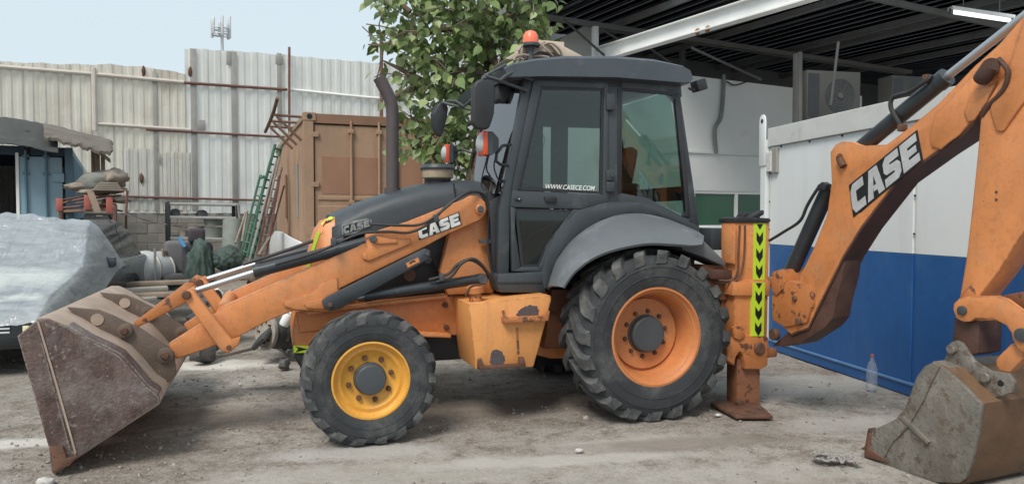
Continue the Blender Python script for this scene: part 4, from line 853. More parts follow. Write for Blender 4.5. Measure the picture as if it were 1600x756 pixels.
tops = [95, 96, 98, 101, 101, 107, 76, 80, 86, 92, 97, 101, 106, 110, 114, 118]
for i in range(len(seams)-1):
    a, c = seams[i], seams[i+1]
    ta = tops[i]; tb = tops[i+1] if seams[i+1] != 292 else 116
    sheet(fs(a), fs(c)+.03, 1.78-.03*(i % 2), fz(a, ta), fz(c, tb), m_fcream if c <= 292 else m_fwhite, .006*(i % 2))
# repairs: paler sheets low on the cream stretch
for a, c, t, bo in ((192, 246, 232, 328), (252, 300, 238, 328)):
    sheet(fs(a), fs(c), fz(a, bo), fz(a, t), fz(c, t), m_fwhite, .012, name='repair_sheet')
def rail(pts, r, m, off=.08, name='rail', parent=fence):
    b = M(); b.tube([F0+E1*fs(x)-E2*off+UP*fz(x, y) for x, y in pts], r, 8); return obj(name, b, m, parent)
rail([(-40, 103), (0, 105), (150, 117), (290, 130)], .05, m_pipew); rail([(285, 130), (450, 141)], .038, m_pipe)
rail([(150, 194), (300, 204)], .045, m_pipew); rail([(230, 203), (450, 215)], .032, m_pipe); rail([(190, 307), (440, 314)], .03, m_pipe)
rail([(455, 141), (560, 152), (760, 168)], .04, m_fwhite)
for x, y0, y1, wd in ((305, 77, 330, .075), (368, 82, 330, .075), (438, 84, 200, .06), (245, 112, 330, .05)):
    p0 = F0+E1*fs(x)-E2*.055; b = M(); z0, z1 = fz(x, y1), fz(x, y0); b.box(p0+UP*(z0+z1)/2, E1*wd, E2*.012, UP*(z1-z0)/2, .004); obj('batten', b, m_fgrey, fence)
for x, y, s_, t_ in ((360, 92, .10, .30), (438, 95, .16, .2), (316, 196, .16, .22), (250, 248, .05, .2)):
    b = M(); p0 = F0+E1*fs(x)-E2*.07+UP*fz(x, y); b.box(p0, E1*s_*.6, E2*.006, UP*t_*.6, .02); obj('patch', b, m_fgrey, fence)
for x, y in ((228, 112), (222, 279), (300, 113)):
    b = M(); p0 = F0+E1*fs(x)-E2*.06+UP*fz(x, y); b.ball(p0, E1*.05, E2*.03, UP*.14, 8, .3); obj('rust_hole', b, m_rust, fence)
b = M(); b.tube([F0+E1*fs(151)-E2*.1+UP*fz(151, 108), F0+E1*fs(151)-E2*.1+UP*fz(151, 205)], .06, 8); obj('fence_post', b, m_pipew, fence)
def pole(name, px, y0, y1, D, r, m, label, cat='pole', group=None):
    b = M(); b.tube([Dp(px, y1, D), Dp(px, y0, D)], r, 8); return solo(name, b, m, label, cat, group)
p0 = F0+E1*fs(452)-E2*.2
pole('metal_pole', 452, 74, 345, p0.y, .035, m_pipe, 'thin brown pole standing against the white fence left of the container', group=None)
p0 = F0+E1*fs(596)-E2*.25
pole('metal_pole', 596, 62, 345, p0.y, .05, m_pipe, 'reddish brown pole behind the container, beside the exhaust pipe')
# block wall under the fence
wall = thing('block_wall', 'low grey concrete block wall under the corrugated fence', 'wall', F0+E1*6+E2*.1)
b = M(); s0, s1 = fs(-70), fs(860); b.box(F0+E1*(s0+s1)/2+E2*.095+UP*.885, E1*(s1-s0)/2, E2*.085, UP*.885); obj('wall_core', b, m_block, wall)
me_b = None
sa = fs(150)
for r_ in range(7):
    for k in range(15):
        s_ = sa+.46*k+(.23 if r_ % 2 else 0)+.2
        if s_ > fs(480): continue
        p = F0+E1*s_+E2*.028+UP*(.125+.25*r_)
        if me_b is None:
            b = M(); b.box((0, 0, 0), E1*.226, E2*.03, UP*.121, .008, 1); me_b = b.mesh('block', m_block)
        o = bpy.data.objects.new('block', me_b); COL.objects.link(o); o.parent = wall; o.location = p-wall.location+E2*random.uniform(-.006, .006)
# telecom mast beyond the fence
b = M(); D = 40; mp_ = lambda x, y: Dp(x, y, D)
b.tube([mp_(347, 110)-UP*9, mp_(347, 60), mp_(346, 28)], [.12, .08, .04], 10)
mast = thing('telecom_mast', 'grey telecom mast with a ring of antennas rising behind the fence', 'mast', mp_(347, 110)-UP*9)
m_mast = mat("galvanised mast", (.50, .52, .54), .5, .2, .1, 3)
obj('mast_pole', b, m_mast, mast)
for y in (46, 55):
    b = M(); c = mp_(345, y); b.tube([c+Vector((cos(i*pi/8)*.45, sin(i*pi/8)*.45, 0)) for i in range(17)], .035, 6, False)
    for i in range(0, 16, 4): b.tube([c, c+Vector((cos(i*pi/8)*.45, sin(i*pi/8)*.45, 0))], .03, 6)
    obj('antenna_ring', b, m_mast, mast)
for i in range(6):
    b = M(); c = mp_(345, 43)+Vector((cos(i*pi/3)*.47, sin(i*pi/3)*.47, 0)); b.box(c, Vector((.07, 0, 0)), Vector((0, .05, 0)), UP*random.uniform(.4, .6), .02); obj('antenna', b, m_mast, mast)
# ------------------------------------------------------------------ brown container
m_cont = mat("brown container paint", (.36, .235, .155), .62, 0, .12, 1.2, wear=.08, wearcol=(.18, .08, .05), wscale=5, dust=.3, dustcol=(.27, .15, .10), dscale=.9, bump=.03, streak=.4, streakcol=(.2, .10, .06), sscale=6, grime=.2)
m_contd = mat("dark brown container trim", (.24, .135, .085), .6, 0, .15, 2, wear=.15, wearcol=(.12, .06, .04), bump=.04)
CD = 10.6
G1, G2 = E1, E2; E1 = Vector((cos(radians(21.5)), sin(radians(21.5)), 0)); E2 = Vector((-E1.y, E1.x, 0))   # the container stands a little askew to the yard
c0 = Dp(474, 175, CD); CT = c0.z; c0 = Vector((c0.x, c0.y, 0)); CB = CT-2.62
cont = thing('shipping_container', 'brown steel shipping container with its double doors facing the yard behind the loader', 'container', c0+E1*1.22+UP*CB)
def cb(name, s0, s1, d0, d1, z0, z1, m=m_cont, bev=.006, parent=cont, O=None):
    O = O or c0; b = M(); b.box(O+E1*(s0+s1)/2+E2*(d0+d1)/2+UP*(z0+z1)/2, E1*(s1-s0)/2, E2*(d1-d0)/2, UP*(z1-z0)/2, bev, 1); return obj(name, b, m, parent)
cb('corner_post', 0, .14, 0, .14, CB+.12, CT-.12); cb('corner_post', 2.3, 2.44, 0, .14, CB+.12, CT-.12)
cb('door_header', .14, 2.3, .01, .12, CT-.15, CT-.01, m_contd); cb('door_sill', .14, 2.3, .01, .12, CB, CB+.15, m_contd)
for s_ in (0, 2.27):
    for z_ in (CT-.12, CB):
        f_ = cb('corner_casting', s_-.005, s_+.175, -.006, .15, z_, z_+.12, m_cont)
        b = M(); b.lathe(c0+E1*(s_+.085)-E2*.0065+UP*(z_+.06), -E2, [(.04, 0), (.04, .002), (0, .002)], 14); obj('casting_hole', b, m_decal, f_)
for s0 in (.155, 1.235):
    d_ = cb('door', s0, s0+1.05, .035, .07, CB+.16, CT-.165)
    W_ = s0+.04
    for (z0, z1) in ((CB+.24, CB+.62), (CB+.72, CB+1.28), (CB+1.36, CB+1.42)):
        cb('door_rib', W_, s0+1.01, .02, .037, z0, z1, m_cont, .012, d_)
    cb('door_stain_panel', W_+.06, s0+.95, .030, .036, CB+1.45, CB+2.0, mat("repainted brown", (.30, .165, .105), .6, 0, .12, 2, dust=.3, dustcol=(.42, .22, .13), bump=.03), .004, d_)
    for off in (.52, .93) if s0 < 1 else (.12, .53):
        b = M(); x = c0+E1*(s0+off)-E2*.005; b.tube([x+UP*(CB+.1), x+UP*(CT-.1)], .019, 8); lb = obj('locking_bar', b, m_cont, d_)
        for z_ in (CB+.2, CB+1.3, CT-.28):
            cb('bar_bracket', s0+off-.04, s0+off+.04, -.028, .036, z_, z_+.06, m_cont, .006, d_)
    for z_ in (CB+.3, CB+.9, CB+1.55, CT-.35):
        cb('door_hinge', (s0-.06 if s0 < 1 else s0+.98), (s0+.06 if s0 < 1 else s0+1.10), -.004, .036, z_, z_+.07, m_cont, .006, d_)
cb('door_gasket', 1.205, 1.235, .03, .06, CB+.16, CT-.165, m_decal); cb('door_gasket', .14, .155, .03, .06, CB+.16, CT-.165, m_decal); cb('header_gap', .14, 2.3, .03, .06, CT-.165, CT-.15, m_decal)
def cside(s_, name):
    b = M(); n = 22; L_ = 5.8; p = L_/n; pr = []
    for k in range(n): pr += [(.14+p*k, 0), (.14+p*(k+.35), 0), (.14+p*(k+.5), .036), (.14+p*(k+.85), .036)]
    pr.append((.14+L_, 0)); v0 = []; v1 = []
    for d, o_ in pr:
        q = c0+E1*(s_+(o_ if s_ < 1 else -o_))+E2*d; v0.append(b.bm.verts.new(q+UP*(CB+.15))); v1.append(b.bm.verts.new(q+UP*(CT-.1)))
    for i in range(len(pr)-1): b.bm.faces.new((v0[i], v0[i+1], v1[i+1], v1[i]))
    return obj(name, b, m_cont, cont, .3)
cside(.02, 'side_panel'); cside(2.42, 'side_panel')
cb('side_rail', .0, .06, .14, 5.95, CT-.1, CT-.01, m_cont); cb('side_rail', .0, .06, .14, 5.95, CB, CB+.15, m_cont); cb('side_rail', 2.38, 2.44, .14, 5.95, CT-.1, CT-.01)
cb('container_roof', .03, 2.41, .1, 5.95, CT-.035, CT-.004); cb('container_floor', .03, 2.41, .1, 5.95, CB+.03, CB+.12, m_contd); cb('end_wall', .03, 2.41, 5.9, 5.96, CB+.1, CT-.02)
cb('side_slot', -.012, .02, 1.0, 1.12, CB+1.1, CB+1.95, m_fgrey); cb('side_slot', -.012, .02, 3.2, 3.32, CB+1.1, CB+1.9, m_contd)
for d in (.05, 5.5): 
    for s_ in (.05, 2.1): cb('support_block', s_, s_+.3, d, d+.4, 0, CB-.002, m_block)
# rack of pipes bracketed on the container's side
b = M()
def cs(d, out, z): return c0+E1*(-out)+E2*d+UP*z
for d in (.1, .8, 1.5): b.tube([cs(d, .02, CT-.06), cs(d, .40, CT-.05)], .02, 8); b.tube([cs(d, .02, CT-.40), cs(d, .36, CT-.07)], .02, 8)
b.tube([cs(-.1, .36, CT+.16), cs(.1, .40, CT-.01), cs(.8, .41, CT-.06), cs(1.7, .43, CT-.12)], .026, 8)
solo('pipe_rack', b, mat("brown rack steel", (.17, .10, .07), .6, 0, .2, 5, bump=.04), 'brown pipe rack bracketed out from the top of the container side', 'rack')
# white curved tank lid leaning below the container side
b = M(); wq = [on(x, y, c0-E1*.06, E1) for x, y in ((424, 366), (432, 361), (442, 362), (455, 370), (474, 379), (474, 430), (424, 410))]; b.prism(wq, E1*-.04, .01); solo('white_board', b, mat("white plastic", (.75, .76, .76), .4, bump=.01), 'white board with a curved top leaning at the foot of the container side', 'board')
E1, E2 = G1, G2
# ------------------------------------------------------------------ blue container and its lean-to
m_blue = mat("faded blue container", (.115, .21, .28), .55, 0, .15, 1.5, wear=.08, wearcol=(.3, .2, .12), wscale=5, dust=.3, dustcol=(.26, .33, .36), dscale=1, bump=.03)
m_bluel = mat("pale blue door", (.27, .40, .48), .5, 0, .12, 1.5, wear=.1, wearcol=(.35, .27, .2), wscale=4, dust=.35, dustcol=(.15, .26, .33), dscale=1.1, bump=.03)
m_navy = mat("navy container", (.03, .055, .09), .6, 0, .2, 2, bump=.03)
bc0 = Dp(113, 231, 13.2); BT = bc0.z; bc0 = Vector((bc0.x, bc0.y, 0)); BB = BT-2.55
bcont = thing('blue_container', 'faded blue container with one door shut and a dark open doorway at the left', 'container', bc0-E1*1.2+UP*BB)
def bb(name, s0, s1, d0, d1, z0, z1, m=m_blue, bev=.006, par=None): return cb(name, s0, s1, d0, d1, z0, z1, m, bev, par or bcont, bc0)
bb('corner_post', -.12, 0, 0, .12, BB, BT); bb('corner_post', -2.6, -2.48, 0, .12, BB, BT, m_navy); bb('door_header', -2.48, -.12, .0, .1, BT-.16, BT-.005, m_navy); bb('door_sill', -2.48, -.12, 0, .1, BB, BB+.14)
dr = bb('door', -.80, -.16, -.01, .03, BB+.16, BT-.18, m_bluel)
bb('door_edge', -.85, -.80, -.03, .04, BB+.15, BT-.12, m_fwhite, .006, dr)
for s_ in (-.70, -.40):
    b = M(); x = bc0+E1*s_-E2*.045; b.tube([x+UP*(BB+.1), x+UP*(BT-.08)], .02, 8); obj('locking_bar', b, m_blue, dr)
    for z_ in (BB+.5, BB+1.2, BT-.5, BT-.2): bb('bar_bracket', s_-.05, s_+.05, -.05, -.01, z_, z_+.05, m_blue, .004, dr)
bb('latch', -.30, -.13, -.05, -.01, BT-.62, BT-.46, m_bluel, .008, dr)
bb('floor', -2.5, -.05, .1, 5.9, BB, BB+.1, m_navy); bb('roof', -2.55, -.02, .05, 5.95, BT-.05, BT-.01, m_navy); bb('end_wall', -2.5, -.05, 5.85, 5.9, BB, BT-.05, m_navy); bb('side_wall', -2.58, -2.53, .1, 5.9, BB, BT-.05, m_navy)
bb('side_wall', -.07, -.03, .12, 5.9, BB, BT-.06, m_bluel); bb('top_rail', -.08, .0, .12, 5.9, BT-.14, BT-.02, m_blue); bb('bottom_rail', -.08, 0, .12, 5.9, BB, BB+.14)
for k in range(18): bb('side_rib', -.035, .0, .3+.31*k, .39+.31*k, BB+.14, BT-.14, m_blue)
# lean-to roof: tarp over the front, tattered edge of sheeting to the right
m_tarp = mat("grey green tarpaulin", (.045, .048, .045), .8, 0, .2, 2, dust=.25, dustcol=(.10, .11, .10), bump=.06)
def tp(a, b_):
    x = -60+150*a; ytop = 183+26*max(0, a-.45)**1.2*1.2
    p = Dp(x, ytop, 12.2+1.6*b_); s_ = .35*(b_-1); 
    return p+UP*(-.42*(1-b_)**1.5+.05*noise.noise(Vector((a*3, b_*2, 1)))+.012*noise.noise(Vector((a*16, b_*4, 2))))
b = M(); b.grid(tp, 40, 14, .015); solo('tarpaulin', b, m_tarp, 'sagging grey green tarpaulin roof slung over the blue container doorway', 'tarpaulin')
m_thatch = mat("weathered sheeting", (.14, .12, .10), .85, 0, .25, 3, wear=.2, wearcol=(.1, .08, .07), bump=.1)
def tq(a, b_):
    p = Dp(68+105*a, 196+22*a, 12.3+1.3*b_); return p+UP*(-.20*(1-b_)-.05*a+.02*noise.noise(Vector((a*9, b_*6, 4)))-(.05*random.random() if b_ < .01 or a > .99 else 0))
b = M(); b.grid(tq, 34, 8, .05); solo('leanto_roof', b, m_thatch, 'tattered brown sheeting roof edge sticking out right of the tarpaulin', 'roof')
m_post = mat("weathered timber", (.27, .21, .16), .85, 0, .25, 5, bump=.1)
b = M()
for k, (x, y0, y1) in enumerate(((146, 222, 300), (153, 228, 300), (161, 236, 298))): b.box((Dp(x, y0, 13.6)+Dp(x, y1, 13.6))/2, E1*.035, E2*.03, UP*(y1-y0)/2*13.6/F)
b.box(Dp(153, 236, 13.5), E1*.2-UP*.18, E2*.03, UP*.04)
solo('timber_props', b, m_post, 'weathered timber boards propped under the tattered roof edge', 'timber')
pole('roof_post', 43, 205, 250, 12.9, .05, m_black, 'short dark post holding up the tarpaulin roof', 'post')
# trailer frame with sacks and folded mats
m_redp = mat("faded red post", (.40, .12, .09), .6, 0, .15, 6, bump=.04)
m_sack = mat("dusty sacking", (.29, .25, .205), .9, 0, .2, 5, bump=.1); m_sack2 = mat("grey bag", (.20, .20, .185), .8, 0, .2, 4, bump=.06)
rk = thing('red_rack', 'rusty pipe rack with short red uprights loaded with sacks behind the covered car', 'rack', Gd(150, 445))
RD = 12.4
def rp(x, y, d=0): return Dp(x, y, RD)+E2*d
for x, y0, y1 in ((137, 305, 328), (171, 308, 334), (93, 310, 330)):
    b = M(); b.box((rp(x, y0)+rp(x, y1))/2, E1*.05, E2*.05, UP*(y1-y0)/2*RD/F, .008); obj('upright', b, m_redp, rk)
b = M(); b.tube([rp(95, 318), rp(140, 308), rp(175, 306)], .02, 6); b.tube([rp(95, 312, 1.2), rp(190, 302, 1.2)], .02, 6); b.tube([rp(95, 325), rp(180, 318)], .02, 6)
b.tube([rp(188, 298), rp(199, 298), rp(197, 335), Gd(197, 445)], .022, 6); b.tube([rp(95, 325), rp(95, 420)], .03, 6); b.tube([rp(180, 320), rp(180, 420)], .03, 6); b.tube([rp(95, 325), rp(95, 325, 1.2)], .02, 6); b.tube([rp(180, 319), rp(180, 319, 1.2)], .02, 6); obj('rack_frame', b, m_pipe, rk)
b = M(); b.box((rp(95, 330, .6)+rp(180, 326, .6))/2, (rp(180, 326)-rp(95, 330))/2, E2*.6, UP*.02); obj('deck', b, m_contd, rk)
SK = [((158, 285), .40, .25, m_sack2, 'large grey bag on top of the sack heap'), ((180, 278), .24, .20, m_sack, 'folded tan sack at the top right of the heap'), ((130, 292), .33, .10, m_sack, 'flat tan sack lying at the left end of the heap'), ((172, 296), .30, .10, m_sack, 'rolled brown mat in the middle of the heap'), ((148, 300), .3, .08, m_sack, 'flattened sack under the grey bag'),
      ((140, 281), .12, .12, m_sack2, 'small round bundle left of the grey bag'), ((186, 312), .24, .08, m_sack, 'folded mat at the right end of the rack deck'), ((158, 318), .2, .10, m_sack, 'bundled sack between the red uprights')]
for i, ((x, y), rx, rz, m, lb) in enumerate(SK):
    b = M(); b.ball(Dp(x, y, RD+.3), E1*rx*.85, E2*.3, UP*rz*.8, 12, .30, 2.6); solo('sack', b, m, lb, 'sack', 'sacks heaped on the red rack', sharp=3)
for x0, y0, x1, y1, lb in ((100, 312, 150, 303, 'thin rusty rod lying across the left end of the red rack'), (118, 318, 185, 309, 'long rusty rod lying along the front of the red rack'), (150, 322, 192, 330, 'short rusty rod hanging out of the right end of the rack')):
    b = M(); b.tube([rp(x0, y0, -.1), rp(x1, y1, .3)], .018, 6); solo('rusty_rod', b, m_pipe, lb, 'rod')
b = M()
for k in range(5): b.box(rp(168+k*.5, 297-2.6*k, .1), E1*(.22-.02*k), E2*.22, UP*.014, .01, 2)
solo('folded_mats', b, m_sack, 'stack of folded brown mats in the middle of the red rack', 'mats')
b = M(); b.box((rp(140, 296, -.2)+rp(156, 338, -.2))/2, (rp(156, 338)-rp(140, 296))/2, E2*.02, E1*.05); solo('leaning_plank', b, m_post, 'pale plank leaning across the front of the red rack', 'plank')
# ------------------------------------------------------------------ covered car
m_car = mat("dark car paint", (.05, .06, .07), .25, .2, .1, 3, dust=.2, dustcol=(.1, .11, .11), bump=0, coat=.5)
C0 = Vector((-4.98, 7.75, 0)); CG = Vector((-.228, .974, 0)).normalized(); CH = Vector((-CG.y, CG.x, 0))
car = thing('covered_car', 'dark car wrapped in clear plastic sheet at the left edge of the yard', 'car', C0+CG*2.2+CH*.9)
def K(l, h, z): return C0+CG*l+CH*h+UP*z
PROF = [(0.02, .28), (-.05, .40), (-.04, .62), (.06, .72), (.5, .84), (1.15, .97), (1.3, 1.02), (4.42, 1.02), (4.5, .8), (4.5, .4), (4.4, .28)]
b = M(); secs = []
for h, k in ((.0, .0), (.05, .06), (.92, .07), (1.79, .06), (1.84, .0)):
    zc = .65; secs.append([K(l+(-.06 if (l < .3) else .06 if l > 4.3 else 0)*(k > 0), h, z+(k*.6 if z > .6 else 0)) for l, z in PROF])
b.loft(secs); obj('body', b, m_car, car, .7)
GH = [(1.25, 1.0, .06), (1.95, 1.52, .2), (2.4, 1.62, .24), (3.5, 1.62, .24), (4.1, 1.45, .2), (4.42, 1.02, .06)]
b = M(); b.loft([[K(l, i, z) for l, z, i in GH]+[], [K(l, 1.84-i, z) for l, z, i in GH]]); obj('cabin', b, m_car, car)
def side_win(pts, name='side_window'):
    b = M(); b.prism([K(l, .065+(z-1.0)*.29-.004, z) for l, z in pts], CH*.01); return obj(name, b, m_carglass if False else mat("car window", (.05, .065, .062), .1, bump=0), car)
side_win([(1.75, 1.06), (2.2, 1.5), (2.55, 1.55), (2.55, 1.06)]); side_win([(2.63, 1.06), (2.63, 1.55), (3.4, 1.55), (3.4, 1.06)]); side_win([(3.5, 1.06), (3.5, 1.53), (3.9, 1.42), (4.15, 1.06)])
for l in (2.95, 2.05):
    b = M(); b.tube([K(l, -.01, .93), K(l+.02, -.05, .94), K(l+.18, -.05, .94), K(l+.2, -.01, .93)], .014, 6); obj('door_handle', b, m_car, car)
b = M(); b.tube([K(2.3, .3, 1.63), K(2.4, .3, 1.70), K(3.5, .3, 1.70), K(3.6, .3, 1.63)], .02, 6); obj('roof_rail', b, m_black, car)
for l in (.85, 3.65):
    for h in (.0, 1.84):
        wv = bpy.data.objects.new('car_wheel', None); COL.objects.link(wv); wv.parent = car; sg = -1 if h == 0 else 1
        b = M(); b.lathe(K(l, h, .33), CH*sg, [(.2, -.2), (.31, -.2), (.335, -.17), (.335, -.02), (.31, .012), (.22, .018), (.2, .0)], 32, True); obj('tyre', b, m_tyre, wv)
        b = M(); b.lathe(K(l, h, .33), CH*sg, [(.21, .0), (.2, .016), (.17, -.02), (.06, -.01), (0, .0)], 24); obj('rim', b, m_silver, wv)
        b = M(); b.lathe(K(l, h, .36), CH*sg, [(.44, -.05), (.44, .004), (.36, .006), (.36, -.05)], 32, True); obj('wheel_arch', b, m_black, car)
for h in (.28, 1.56):
    b = M(); b.box(K(.0, h, .66), CH*.2, CG*.07+UP*.02, UP*.07, .03); obj('headlight', b, m_lens, car)
for z in (.46, .50, .54):
    b = M(); b.tube([K(-.11, .25, z), K(-.13, .6, z), K(-.13, 1.2, z), K(-.11, 1.6, z)], .012, 6); obj('grille_bar', b, m_chrome, car)
b = M(); b.box(K(-.075, .92, .36), CH*.8, CG*.04, UP*.06, .02); obj('lower_grille', b, m_black, car)
b = M(); b.box(K(2.05, -.09, 1.06), CH*.09, CG*.05, UP*.07, .03); obj('wing_mirror', b, m_car, car)
# plastic wrap
def plastic_mat():
    m = bpy.data.materials.new("clear plastic wrap"); m.use_nodes = True; nt = m.node_tree; n = nt.nodes; l = nt.links; n.clear()
    tc = n.new("ShaderNodeTexCoord"); mp = n.new("ShaderNodeMapping"); mp.inputs['Scale'].default_value = (.35, .5, 2.2); mp.inputs['Rotation'].default_value = (.3, .5, .4); l.new(tc.outputs['Object'], mp.inputs['Vector'])
    t = n.new("ShaderNodeTexNoise"); t.inputs['Scale'].default_value = 5; t.inputs['Detail'].default_value = 8; t.inputs['Roughness'].default_value = .65; t.inputs['Distortion'].default_value = 1.2; l.new(mp.outputs[0], t.inputs['Vector'])
    d0 = n.new("ShaderNodeBsdfDiffuse"); d0.inputs[0].default_value = (.78, .84, .88, 1); d1 = n.new("ShaderNodeBsdfTranslucent"); d1.inputs[0].default_value = (.80, .85, .88, 1); df = n.new("ShaderNodeMixShader"); df.inputs[0].default_value = .6; l.new(d0.outputs[0], df.inputs[1]); l.new(d1.outputs[0], df.inputs[2]); gl = n.new("ShaderNodeBsdfGlossy"); gl.inputs['Roughness'].default_value = .18; tr = n.new("ShaderNodeBsdfTransparent"); tr.inputs[0].default_value = (.9, .93, .94, 1)
    bp = n.new("ShaderNodeBump"); bp.inputs['Strength'].default_value = .5; bp.inputs['Distance'].default_value = .02; mq = n.new("ShaderNodeMapping"); mq.inputs['Scale'].default_value = (2.4, .3, 1.1); mq.inputs['Rotation'].default_value = (.2, .9, .6); l.new(tc.outputs['Object'], mq.inputs['Vector'])
    t2 = n.new("ShaderNodeTexNoise"); t2.inputs['Scale'].default_value = 2.6; t2.inputs['Detail'].default_value = 5; t2.inputs['Distortion'].default_value = .5; l.new(mq.outputs[0], t2.inputs['Vector'])
    q1 = n.new("ShaderNodeMath"); q1.operation = 'SUBTRACT'; q1.inputs[1].default_value = .5; l.new(t2.outputs['Fac'], q1.inputs[0])       # sharp creases where the noise crosses its middle
    q2 = n.new("ShaderNodeMath"); q2.operation = 'ABSOLUTE'; l.new(q1.outputs[0], q2.inputs[0])
    q3 = n.new("ShaderNodeMapRange"); q3.inputs[1].default_value = 0; q3.inputs[2].default_value = .07; q3.inputs[3].default_value = .8; q3.inputs[4].default_value = 0; l.new(q2.outputs[0], q3.inputs[0])
    q4 = n.new("ShaderNodeMath"); q4.operation = 'ADD'; l.new(q3.outputs[0], q4.inputs[0]); l.new(t.outputs['Fac'], q4.inputs[1])
    l.new(q4.outputs[0], bp.inputs['Height'])
    for s in (d0, d1, gl): l.new(bp.outputs[0], s.inputs['Normal'])
    m1 = n.new("ShaderNodeMixShader"); m1.inputs[0].default_value = .15; l.new(df.outputs[0], m1.inputs[1]); l.new(gl.outputs[0], m1.inputs[2])
    r = n.new("ShaderNodeMapRange"); r.inputs[1].default_value = .3; r.inputs[2].default_value = .6; r.inputs[3].default_value = .52; r.inputs[4].default_value = .9; l.new(t.outputs['Fac'], r.inputs[0])
    m2 = n.new("ShaderNodeMixShader"); l.new(r.outputs[0], m2.inputs[0]); l.new(tr.outputs[0], m2.inputs[1]); l.new(m1.outputs[0], m2.inputs[2])
    o = n.new("ShaderNodeOutputMaterial"); l.new(m2.outputs[0], o.inputs[0]); return m
def carz(l):
    pts = [(-.35, .5), (-.2, .64), (.05, .80), (.6, .94), (1.2, 1.08), (1.75, 1.52), (2.3, 1.78), (2.7, 1.80), (3.2, 1.76)]
    for (a, za), (c, zc) in zip(pts, pts[1:]):
        if a <= l <= c: return za+(zc-za)*(l-a)/(c-a)
    return pts[-1][1]
def drape(a, b_):
    l0_ = -.3+2.3*a; l = l0_; zt = carz(l); side = .62*(.3+.7*min(1, a*3))
    ws = .30 if False else max(.02, (zt-1.0)*.28)
    tot = side*2+(1.84); t = b_*tot
    if t < side: h = -.08-.10*(side-t)+ws*min(1, t/side); z = zt-(side-t)
    elif t > tot-side: h = 1.92-ws*0+.1*(t-tot+side); z = zt-(t-tot+side)
    else:
        q = (t-side)/(tot-2*side); h = -.08+ws+(2.0-2*ws)*q; z = zt+.05*sin(pi*q)
    l = l0_+.7*max(0, a-.75)/.25*min(1.2, max(0, (side-t)/side))
    w1 = noise.noise(Vector((l*1.6, h*2.2, z*2)))*.045+noise.noise(Vector((l*1.2+z*2, h*5, z*7+l*4)))*.022+.030*abs(noise.noise(Vector((l*2+h*1.5, h*7, z*6+l*4))))-.035*abs(noise.noise(Vector((l*1.5-h*1.2+z, h*2.6+l, z*2.5))))
    edge = .10*noise.noise(Vector((b_*9, 7, 3))) if a > .97 else 0
    return K(l+edge+w1*.4, h-w1*.4*(1 if t < side else 0), z+w1)
b = M(); b.grid(drape, 110, 120); solo('plastic_sheet', b, plastic_mat(), 'crinkled clear plastic sheet draped over the front of the dark car', 'plastic sheet', sharp=3)
def cream(a, b_):  # cream reflection on the bonnet plastic, added as a sheet of its own
    l = .0+1.0*a; return K(l, -.02+1.2*b_*(1-.15*a), carz(l)-.045+.015*noise.noise(Vector((a*4, b_*4, 0)))-(.10 if b_ < .01 else 0))
b = M(); b.grid(cream, 16, 16, .01); solo('cream_sheen', b, mat("cream sheen", (.70, .67, .56), .75, 0, .06, 3, bump=.04), 'cream sheen standing in for a reflection on the bonnet of the plastic covered car', 'reflection')
b = M(); b.box(K(-.33, .02, .52), CH*.03, CG*.008, UP*.035, .006); solo('paper_tag', b, mat("yellow tag", (.7, .66, .4), .7, bump=.02), 'small pale yellow tag hanging at the front corner of the plastic', 'tag')
# ------------------------------------------------------------------ junk between car and container
m_conc = mat("cast pot", (.33, .31, .275), .85, 0, .15, 5, bump=.06); m_pot2 = mat("green grey pot", (.22, .24, .215), .8, 0, .2, 5, bump=.06)
m_gtarp = mat("dark green tarpaulin", (.055, .085, .075), .75, 0, .25, 4, dust=.3, dustcol=(.14, .17, .155), bump=.05)
m_greenp = mat("green ladder paint", (.04, .13, .085), .55, 0, .25, 6, wear=.2, wearcol=(.2, .2, .17), bump=.04)
m_alu = mat("dull grey steel", (.34, .34, .33), .5, .3, .15, 5, bump=.03)
JD = 13.6
rk = thing('shelf_rack', 'open dark steel shelf rack against the block wall, holding pots', 'shelf', Dp(325, 435, JD))
def jp(x, y, d=0): return Dp(x, y, JD)+E2*d
for x, y0, y1 in ((264, 315, 420), (372, 320, 425)):
    for d in (0, .55):
        b = M(); b.box((jp(x, y0, d)+jp(x, y1, d))/2, E1*.03, E2*.03, UP*(y1-y0)/2*JD/F, .004); obj('post', b, m_black, rk)
for y, y2 in ((318, 320), (339, 341), (372, 374)):
    b = M(); b.box((jp(264, y, .28)+jp(374, y2, .28))/2, (jp(374, y2)-jp(264, y))/2, E2*.3, UP*.022, .004); obj('shelf', b, m_alu, rk)
b = M(); b.tube([jp(371, 318, -.02), jp(378, 372, -.02)], .02, 6); obj('diagonal_brace', b, m_alu, rk)
pots = [('pot', 308, 372, .155, .20, m_conc, 'pale round pot on the shelf rack behind the seat'), ('pot', 338, 373, .20, .19, m_pot2, 'grey green tub on the shelf rack, right of the pale pot'), ('pot', 337, 354, .19, .14, m_pot2, 'dark tub stacked on the grey green tub'),
        ('pot', 288, 372, .085, .12, m_conc, 'small tan pot on the rack left of the pale pot'), ('pot', 276, 373, .08, .06, m_conc, 'low tan bowl at the left end of the rack shelf')]
for nm, x, y, r, h, m, lb in pots:
    b = M(); c = jp(x, y-1.5, .25); b.lathe(c, UP, [(0, 0), (r*.85, 0), (r, h*.9), (r*1.04, h), (r*.93, h), (r*.85, h*.5), (0, h*.45)], 24); solo(nm, b, m, lb, 'pot', 'pots on the shelf rack')
for x, y in ((275, 333), (318, 335)):
    b = M(); b.cyl(jp(x, y, .1), jp(x, y, .5), .085, n=18); solo('pipe_offcut', b, m_hub, 'dark pipe end lying on the middle shelf, %s' % ('at its left end' if x < 300 else 'at its centre'), 'pipe')
